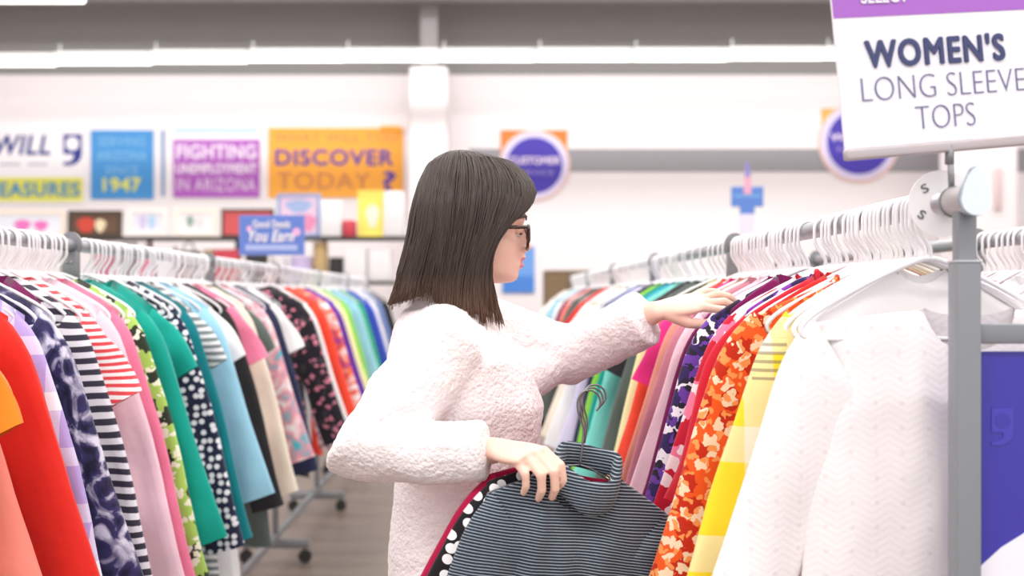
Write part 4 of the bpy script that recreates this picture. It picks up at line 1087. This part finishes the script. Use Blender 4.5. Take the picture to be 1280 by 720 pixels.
# glasses
gl = empty('glasses', (0, 0, 0)); gl.parent = person
m_tort = mat('dark_tortoise', '#3a201b', .25, spec=.6); 
lensm = NT('tinted_lens'); lensm.b.inputs['Base Color'].default_value = srgb('#b06a50'); lensm.b.inputs['Alpha'].default_value = .5; lensm.b.inputs['Roughness'].default_value = .08; lensm = lensm.m
fr = MB()
for sgn in (-1, 1):
    pts = []
    for k in range(28):
        a = 2*PI*k/28; ca, sa = math.cos(a), math.sin(a)
        y = sgn*.034+.027*math.copysign(abs(ca)**.75, ca); z = .0225*math.copysign(abs(sa)**.8, sa)
        yy = y; pxx = 660.5-abs(y)/.06*5.5-(1.5 if z < -.01 else 0)
        pp = H(pxx, 297.5, yy); pp.z += z
        pts.append(headrot(pp))
    fr.tube(pts, .0028, 8, closed=True)
    ln = MB(); ln.add([p for p in pts]+[sum(pts, V())/len(pts)], [(k, (k+1) % 28, 28) for k in range(28)])
    o = put(shift(ln).mesh('lens'), 'lens', lensm, gl)
    tp = [headrot(H(655, 286.5, sgn*.0625)), headrot(H(651, 286, sgn*.0735)), headrot(H(625, 286.5, sgn*.0785)), headrot(H(595, 287.5, sgn*.08)), headrot(H(584, 294, sgn*.08)), headrot(H(580, 302, sgn*.079))]
    o = put(shift(MB().tube(tp, [.0034, .0036, .0034, .003, .0028, .002], 8, .6)).mesh('temple'), 'temple', m_tort, gl)
fr.tube([headrot(H(661, 292, y)) for y in (-.009, -.004, .004, .009)], .0026, 8)
put(shift(fr).mesh('rim'), 'rim', m_tort, gl)
# ---- hair
G7 = [
 [(598,195,-.012),(640,208,-.03),(664,236,-.046),(657,262,-.066),(634,281,-.081),(616,308,-.089),(614,350,-.092),(629,405,-.097)],
 [(592,193,-.012),(628,205,-.036),(649,238,-.062),(641,268,-.08),(620,300,-.09),(612,330,-.095),(613,370,-.099),(619,407,-.101)],
 [(585,192,-.012),(610,203,-.042),(622,238,-.079),(613,275,-.093),(602,315,-.1),(597,350,-.103),(597,380,-.105),(600,404,-.106)],
 [(578,191,-.012),(590,203,-.042),(593,240,-.085),(588,280,-.098),(581,320,-.103),(577,350,-.106),(575,378,-.107),(574,399,-.108)],
 [(571,191,-.012),(569,204,-.042),(563,245,-.085),(559,285,-.097),(556,320,-.1),(554,345,-.101),(553,370,-.101),(552,388,-.1)],
 [(565,192,-.012),(551,205,-.036),(541,248,-.075),(535,290,-.086),(529,320,-.087),(523,345,-.086),(518,363,-.085),(512,378,-.083)],
 [(560,193,-.01),(539,208,-.03),(525,250,-.055),(518,295,-.063),(511,325,-.063),(505,348,-.061),(499,366,-.058),(493,381,-.055)],
 [(557,194,0),(534,212,-.004),(518,255,-.012),(510,300,-.013),(503,328,-.013),(498,350,-.012),(493,367,-.01),(487,381,-.008)]]
def hp(g, u, mir=1, off=0., du=0.):
    g = max(0, min(6.999, g)); i = int(g); f = g-i
    def ev(row, u):
        t = u*(len(row)-1); j = min(int(t), len(row)-2); q = t-j
        p = [Vector(row[max(0, min(len(row)-1, j+k))]) for k in (-1, 0, 1, 2)]
        return .5*((2*p[1])+(p[2]-p[0])*q+(2*p[0]-5*p[1]+4*p[2]-p[3])*q*q+(3*p[1]-p[0]-3*p[2]+p[3])*q**3)
    a, b = ev(G7[i], u), ev(G7[i+1], u); p = a.lerp(b, f)
    v = H(p.x, p.y, p.z*mir)
    if off:
        c = V((-.035, YB, min(v.z, 1.53))); n_ = (v-c); n_.z *= .4 if u > .4 else 1; v = v+n_.normalized()*off
    if u > .3: pass
    return v
def hr(p): # the yaw of the head fades out down the hair
    k = max(0, min(1, (p.z-1.38)/.1)); return Matrix.Rotation(HEADYAW*.4*k, 3, 'Z') @ (p-hc)+hc
hair = MB()
def TIP(g, mir): return .95+.05*noise.noise(V((g*2.6, mir*5, 1)))+.02*noise.noise(V((g*9, mir, 4)))-.10*math.exp(-((g-4.45)/.33)**2)
NG, NU = 64, 40
for mir in (1, -1):
    b = len(hair.v)
    for lay in (0, 1):
        for i in range(NG+1):
            g = 7*i/NG
            tipn = TIP(g, mir)
            for j in range(NU+1):
                u = j/NU*tipn
                th = .011*(1-.7*(j/NU)**3)
                wv = .0016*math.sin(g*9+2*math.sin(u*3))+.001*math.sin(g*23)
                p = hp(g, u, mir, wv if lay == 0 else -th)
                hair.v.append(hr(p))
    n1 = (NG+1)*(NU+1)
    def I(l, i, j): return b+l*n1+i*(NU+1)+j
    for i in range(NG):
        for j in range(NU):
            hair.f.append((I(0,i,j), I(0,i+1,j), I(0,i+1,j+1), I(0,i,j+1))); hair.f.append((I(1,i,j), I(1,i,j+1), I(1,i+1,j+1), I(1,i+1,j)))
        hair.f.append((I(0,i,NU), I(0,i+1,NU), I(1,i+1,NU), I(1,i,NU))); hair.f.append((I(0,i,0), I(1,i,0), I(1,i+1,0), I(0,i+1,0)))
    for j in range(NU):
        hair.f.append((I(0,0,j), I(0,0,j+1), I(1,0,j+1), I(1,0,j))); hair.f.append((I(0,NG,j), I(1,NG,j), I(1,NG,j+1), I(0,NG,j+1)))
rs = random.Random(5)
for k in range(1500):
    mir = 1 if k % 3 else -1
    g = rs.uniform(-.0, 7) if k % 5 else rs.choice((rs.uniform(0, .5), rs.uniform(5, 7)))
    off = rs.uniform(.0, .0045); u0 = rs.choice((0, 0, rs.uniform(0, .5))); u1 = TIP(max(0, min(7, g)), mir)+rs.uniform(-.06, .05)
    dg = rs.uniform(-.25, .25); phs = rs.uniform(0, 6); stray = rs.random() < .06
    pts = []; rad = []
    for j in range(15):
        q = j/14; u = min(.9999, u0+(u1-u0)*q)
        p = hp(g+dg*q+.05*math.sin(phs+5*q), u, mir, off+(rs.uniform(0, .004)*q if stray else 0)-.001*(q < .1))
        if u0+(u1-u0)*q > 1: p = p+V((0, 0, -.02*(u0+(u1-u0)*q-1)/.05))
        pts.append(hr(p)); rad.append(.00125*(1-.75*q**4)+.0001)
    hair.tube(pts, rad, 4)
shift(hair)
kh = NT('brown_hair')
v_, x_, z_, ob_ = kh.xz()
nzh = kh.node('ShaderNodeTexNoise', i_Scale=60.0, i_Detail=2.0)
mp = kh.n.new('ShaderNodeMapping'); mp.inputs['Scale'].default_value = (1.6, 1.6, .06); kh.link(ob_, mp.inputs[0]); kh.link(mp.outputs[0], nzh.inputs['Vector'])
tip = kh.n.new('ShaderNodeMapRange'); tip.inputs[1].default_value = 1.40; tip.inputs[2].default_value = 1.31; kh.link(z_, tip.inputs[0])
c1 = kh.mix(nzh.outputs['Fac'], srgb('#211815'), srgb('#49382f'))
kh.link(kh.mix(kh.math('MULTIPLY', tip.outputs[0], .7), c1, srgb('#7d5d4a')), kh.b.inputs['Base Color'])
kh.b.inputs['Roughness'].default_value = .42; kh.b.inputs['Specular IOR Level'].default_value = .45
put(hair.mesh('hair'), 'hair', kh.m)
# ---- sweater
sw = MB()
loft(sw, [(1.335, -.078, .062, .072), (1.305, -.08, .075, .115)]+torso_c[1:7], .028)
limb(sw, [V((-.08, YB-.06, 1.285)), SHR, (SHR+ELR)/2+V((-.005, 0, -.005)), ELR, ELR*.55+WRR*.45, ELR*.2+WRR*.8], [.07, .074, .07, .066, .056, .049], 20)
limb(sw, [V((-.08, YB+.06, 1.30)), SHL+V((0, 0, -.01)), (SHL+ELL)/2+V((.0, 0, -.012)), ELL+V((0, 0, -.004)), ELL*.5+WRL*.5+V((0, 0, -.006)), ELL*.24+WRL*.76], [.076, .08, .076, .066, .056, .05], 20)
sw.tube([V((-.06, YB, 1.385)), V((-.072, YB, 1.352)), V((-.078, YB, 1.325))], [.064, .068, .078], 24, round_caps=False)
# folded cuffs
def cuff(mb, el, wr, a, b_, r):
    d = wr-el; p = [el+d*a, el+d*(a+.02), el+d*(b_-.02), el+d*b_]
    mb.tube(p, [r*.97, r, r*1.02, r*.96], 24)
cuff(sw, ELL+V((0, 0, -.004)), WRL+V((0, 0, -.004)), .62, .93, .056)
cuff(sw, ELR, WRR, .72, .96, .05)
# drape between sleeve and chest
limb(sw, [V((-.03, YB+.08, 1.16)), V((.05, YB+.12, 1.195)), V((.12, YB+.165, 1.215))], [.07, .062, .05], 20)
limb(sw, [V((-.1, YB-.10, 1.14)), V((-.14, YB-.16, 1.15)), V((-.185, YB-.2, 1.11))], [.07, .06, .05], 20)
limb(sw, [V((-.075, YB-.13, 1.255)), V((-.06, YB, 1.275)), V((-.05, YB+.13, 1.265))], [.07, .075, .07], 20)
me = remeshed(sw, 'sweater', .0045, 22, .5)
nrms = [v.normal.copy() for v in me.vertices]
for v, nr_ in zip(me.vertices, nrms):
    p = v.co.copy(); n1 = noise.noise(p*85)+.6*noise.noise(p*150); n2 = noise.noise(p*14)
    v.co = p+nr_*(.0016*n1+.006*n2)
    # open the neck and cuffs inwards: push the end faces in
shift(me)
ks = NT('sherpa_fleece'); ks.b.inputs['Base Color'].default_value = srgb('#f7eeee'); ks.b.inputs['Roughness'].default_value = .95; ks.b.inputs['Sheen Weight'].default_value = .3; ks.b.inputs['Specular IOR Level'].default_value = .1
vo = ks.node('ShaderNodeTexVoronoi', i_Scale=130.0); tcs = ks.n.new('ShaderNodeTexCoord'); ks.link(tcs.outputs['Object'], vo.inputs['Vector'])
nz2 = ks.node('ShaderNodeTexNoise', i_Scale=260.0); ks.link(tcs.outputs['Object'], nz2.inputs['Vector'])
ks.bump(ks.math('ADD', ks.math('MULTIPLY', vo.outputs['Distance'], -1.0), nz2.outputs['Fac']), .55, .004)
put(me, 'sweater', ks.m)
# ---- jeans and shoes
jn = MB()
loft(jn, [(.9, -.065, .12, .168), (.84, -.065, .118, .168), (.76, -.06, .11, .162)], .006)
for s in (-1, 1):
    hip, kn, an = V((-.06, YB+s*.085, .79)), V((-.045, YB+s*.09, .45)), V((-.07, YB+s*.095, .10))
    limb(jn, [hip, (hip+kn)/2, kn, kn*.6+an*.4, an], [.096, .081, .064, .062, .05])
me = remeshed(jn, 'jeans', .008, 5); shift(me); put(me, 'jeans', cloth('jeans_blue', 'plain', '#38486b'))
for s in (-1, 1):
    an = V((-.07, YB+s*.095, .09)); sh_ = MB()
    limb(sh_, [an+V((-.035, 0, -.045)), an+V((.03, 0, -.045)), an+V((.1, s*.008, -.052)), an+V((.15, s*.012, -.056))], [.044, .043, .038, .032])
    me = remeshed(sh_, 'shoe', .006, 4)
    for v in me.vertices: v.co.z = max(v.co.z, .002)
    shift(me); put(me, 'shoe', mat('shoe_white', '#e7e2dd', .6))
tag(person, 'woman with dark bob and glasses in white fleece sweater, reaching into the signed rack', 'person')

# ================================================================== garments held by the woman
def held(kind, key, loc, rot, label, cat, seed, **kw):
    g = garment(seed=seed, NS=34, NTT=28, top=0., **kw)
    e = empty(kind, loc, rot)
    for nm in ('body', 'sleeve_a', 'sleeve_b'):
        if nm in g:
            crease(g[nm], .009, 11, seed)
            subsurf(link('body' if nm == 'body' else 'sleeve', g[nm].mesh(nm, True, .0008), K[key], e))
    tag(e, label, cat); return e
HG = V((.16, 1.997, 1.072))
t = held('cowl_neck_top', 'navy_stripe', HG, (math.radians(3), math.radians(9), math.radians(16)), 'navy top with thin pale stripes and a loose cowl collar held by the woman', 'top', 41, ws=.17, hem=.2, length=.62, sl=.6, sr=.055, spread=9, neck=.062, dip=.07, thick=.028, drop=.055, lift=40)
# cowl collar: a drooping roll round the neck
pts = []
for k in range(20):
    a = 2*PI*k/20
    pts.append((.064*math.cos(a), .03*math.sin(a)-.012, .008+.012*math.cos(a)*.3-(.05 if math.sin(a) < 0 else -.004)*abs(math.sin(a))**1.2))
cw = MB()
n1, n2 = 40, 10
for i in range(n1):
    a = 2*PI*i/n1; s_, c_ = math.sin(a), math.cos(a)
    fr_ = max(0, -s_)
    for j in range(n2):
        q = 2*PI*j/n2
        R0 = .050+.010*math.cos(q); wz = .022*(1+.35*fr_)*math.sin(q)
        cw.v.append(V((R0*c_*1.08+.003*math.sin(5*a), (.028+.010*math.cos(q))*s_-.004-.012*fr_, .004-.048*fr_**1.3+.014*max(0, s_)+wz+.003*math.sin(3*a+1))))
for i in range(n1):
    for j in range(n2):
        cw.f.append((i*n2+j, ((i+1) % n1)*n2+j, ((i+1) % n1)*n2+(j+1) % n2, i*n2+(j+1) % n2))
subsurf(cw.build('collar', K['navy_stripe'], t))
held('polka_dot_top', 'polka', V((.16, 2.035, 1.07)), (math.radians(2), math.radians(14), math.radians(14)), 'black top with white polka dots held behind the navy striped one', 'top', 42, ws=.165, hem=.19, length=.66, sl=.5, sr=.055, spread=12, thick=.016, drop=.05, lift=40)
held('magenta_top', 'magenta', V((.163, 2.07, 1.071)), (math.radians(2), math.radians(15), math.radians(14)), 'deep magenta top held hindmost, its edge beside the polka dots', 'top', 43, ws=.17, hem=.2, length=.66, sl=.52, sr=.05, spread=13, thick=.012, drop=.05, lift=40)
# their wire hangers
m_wire = mat('hanger_wire', '#77777c', .3, .8)
for i, (loc, rz, lb) in enumerate(((V((.15, 1.997, 1.078)), .28, 'silver wire hanger in the navy striped top'), (V((.154, 2.035, 1.08)), .25, 'silver wire hanger in the polka dot top'), (V((.158, 2.07, 1.083)), .2, 'silver wire hanger in the magenta top'))):
    mb = MB(); R = .02
    arc = [(R*math.cos(a), 0, .105+R*math.sin(a)) for a in [math.radians(q) for q in (-40, 0, 45, 90, 135, 180)]]
    mb.tube(smooth_path(arc+[(-R*.8, 0, .085), (-.003, 0, .06), (0, 0, .03), (0, 0, .0)], 4), .0019, 6)
    mb.tube(smooth_path([(0, 0, .0), (.06, 0, -.022), (.14, 0, -.058), (.15, 0, -.07), (.13, 0, -.076), (0, 0, -.076), (-.13, 0, -.076), (-.15, 0, -.07), (-.14, 0, -.058), (-.06, 0, -.022)], 3, True), .0017, 6, closed=True)
    o = mb.build('wire_hanger', m_wire); o.location = loc; o.rotation_euler = (0, math.radians(9+2*i), rz); tag(o, lb, 'hanger')
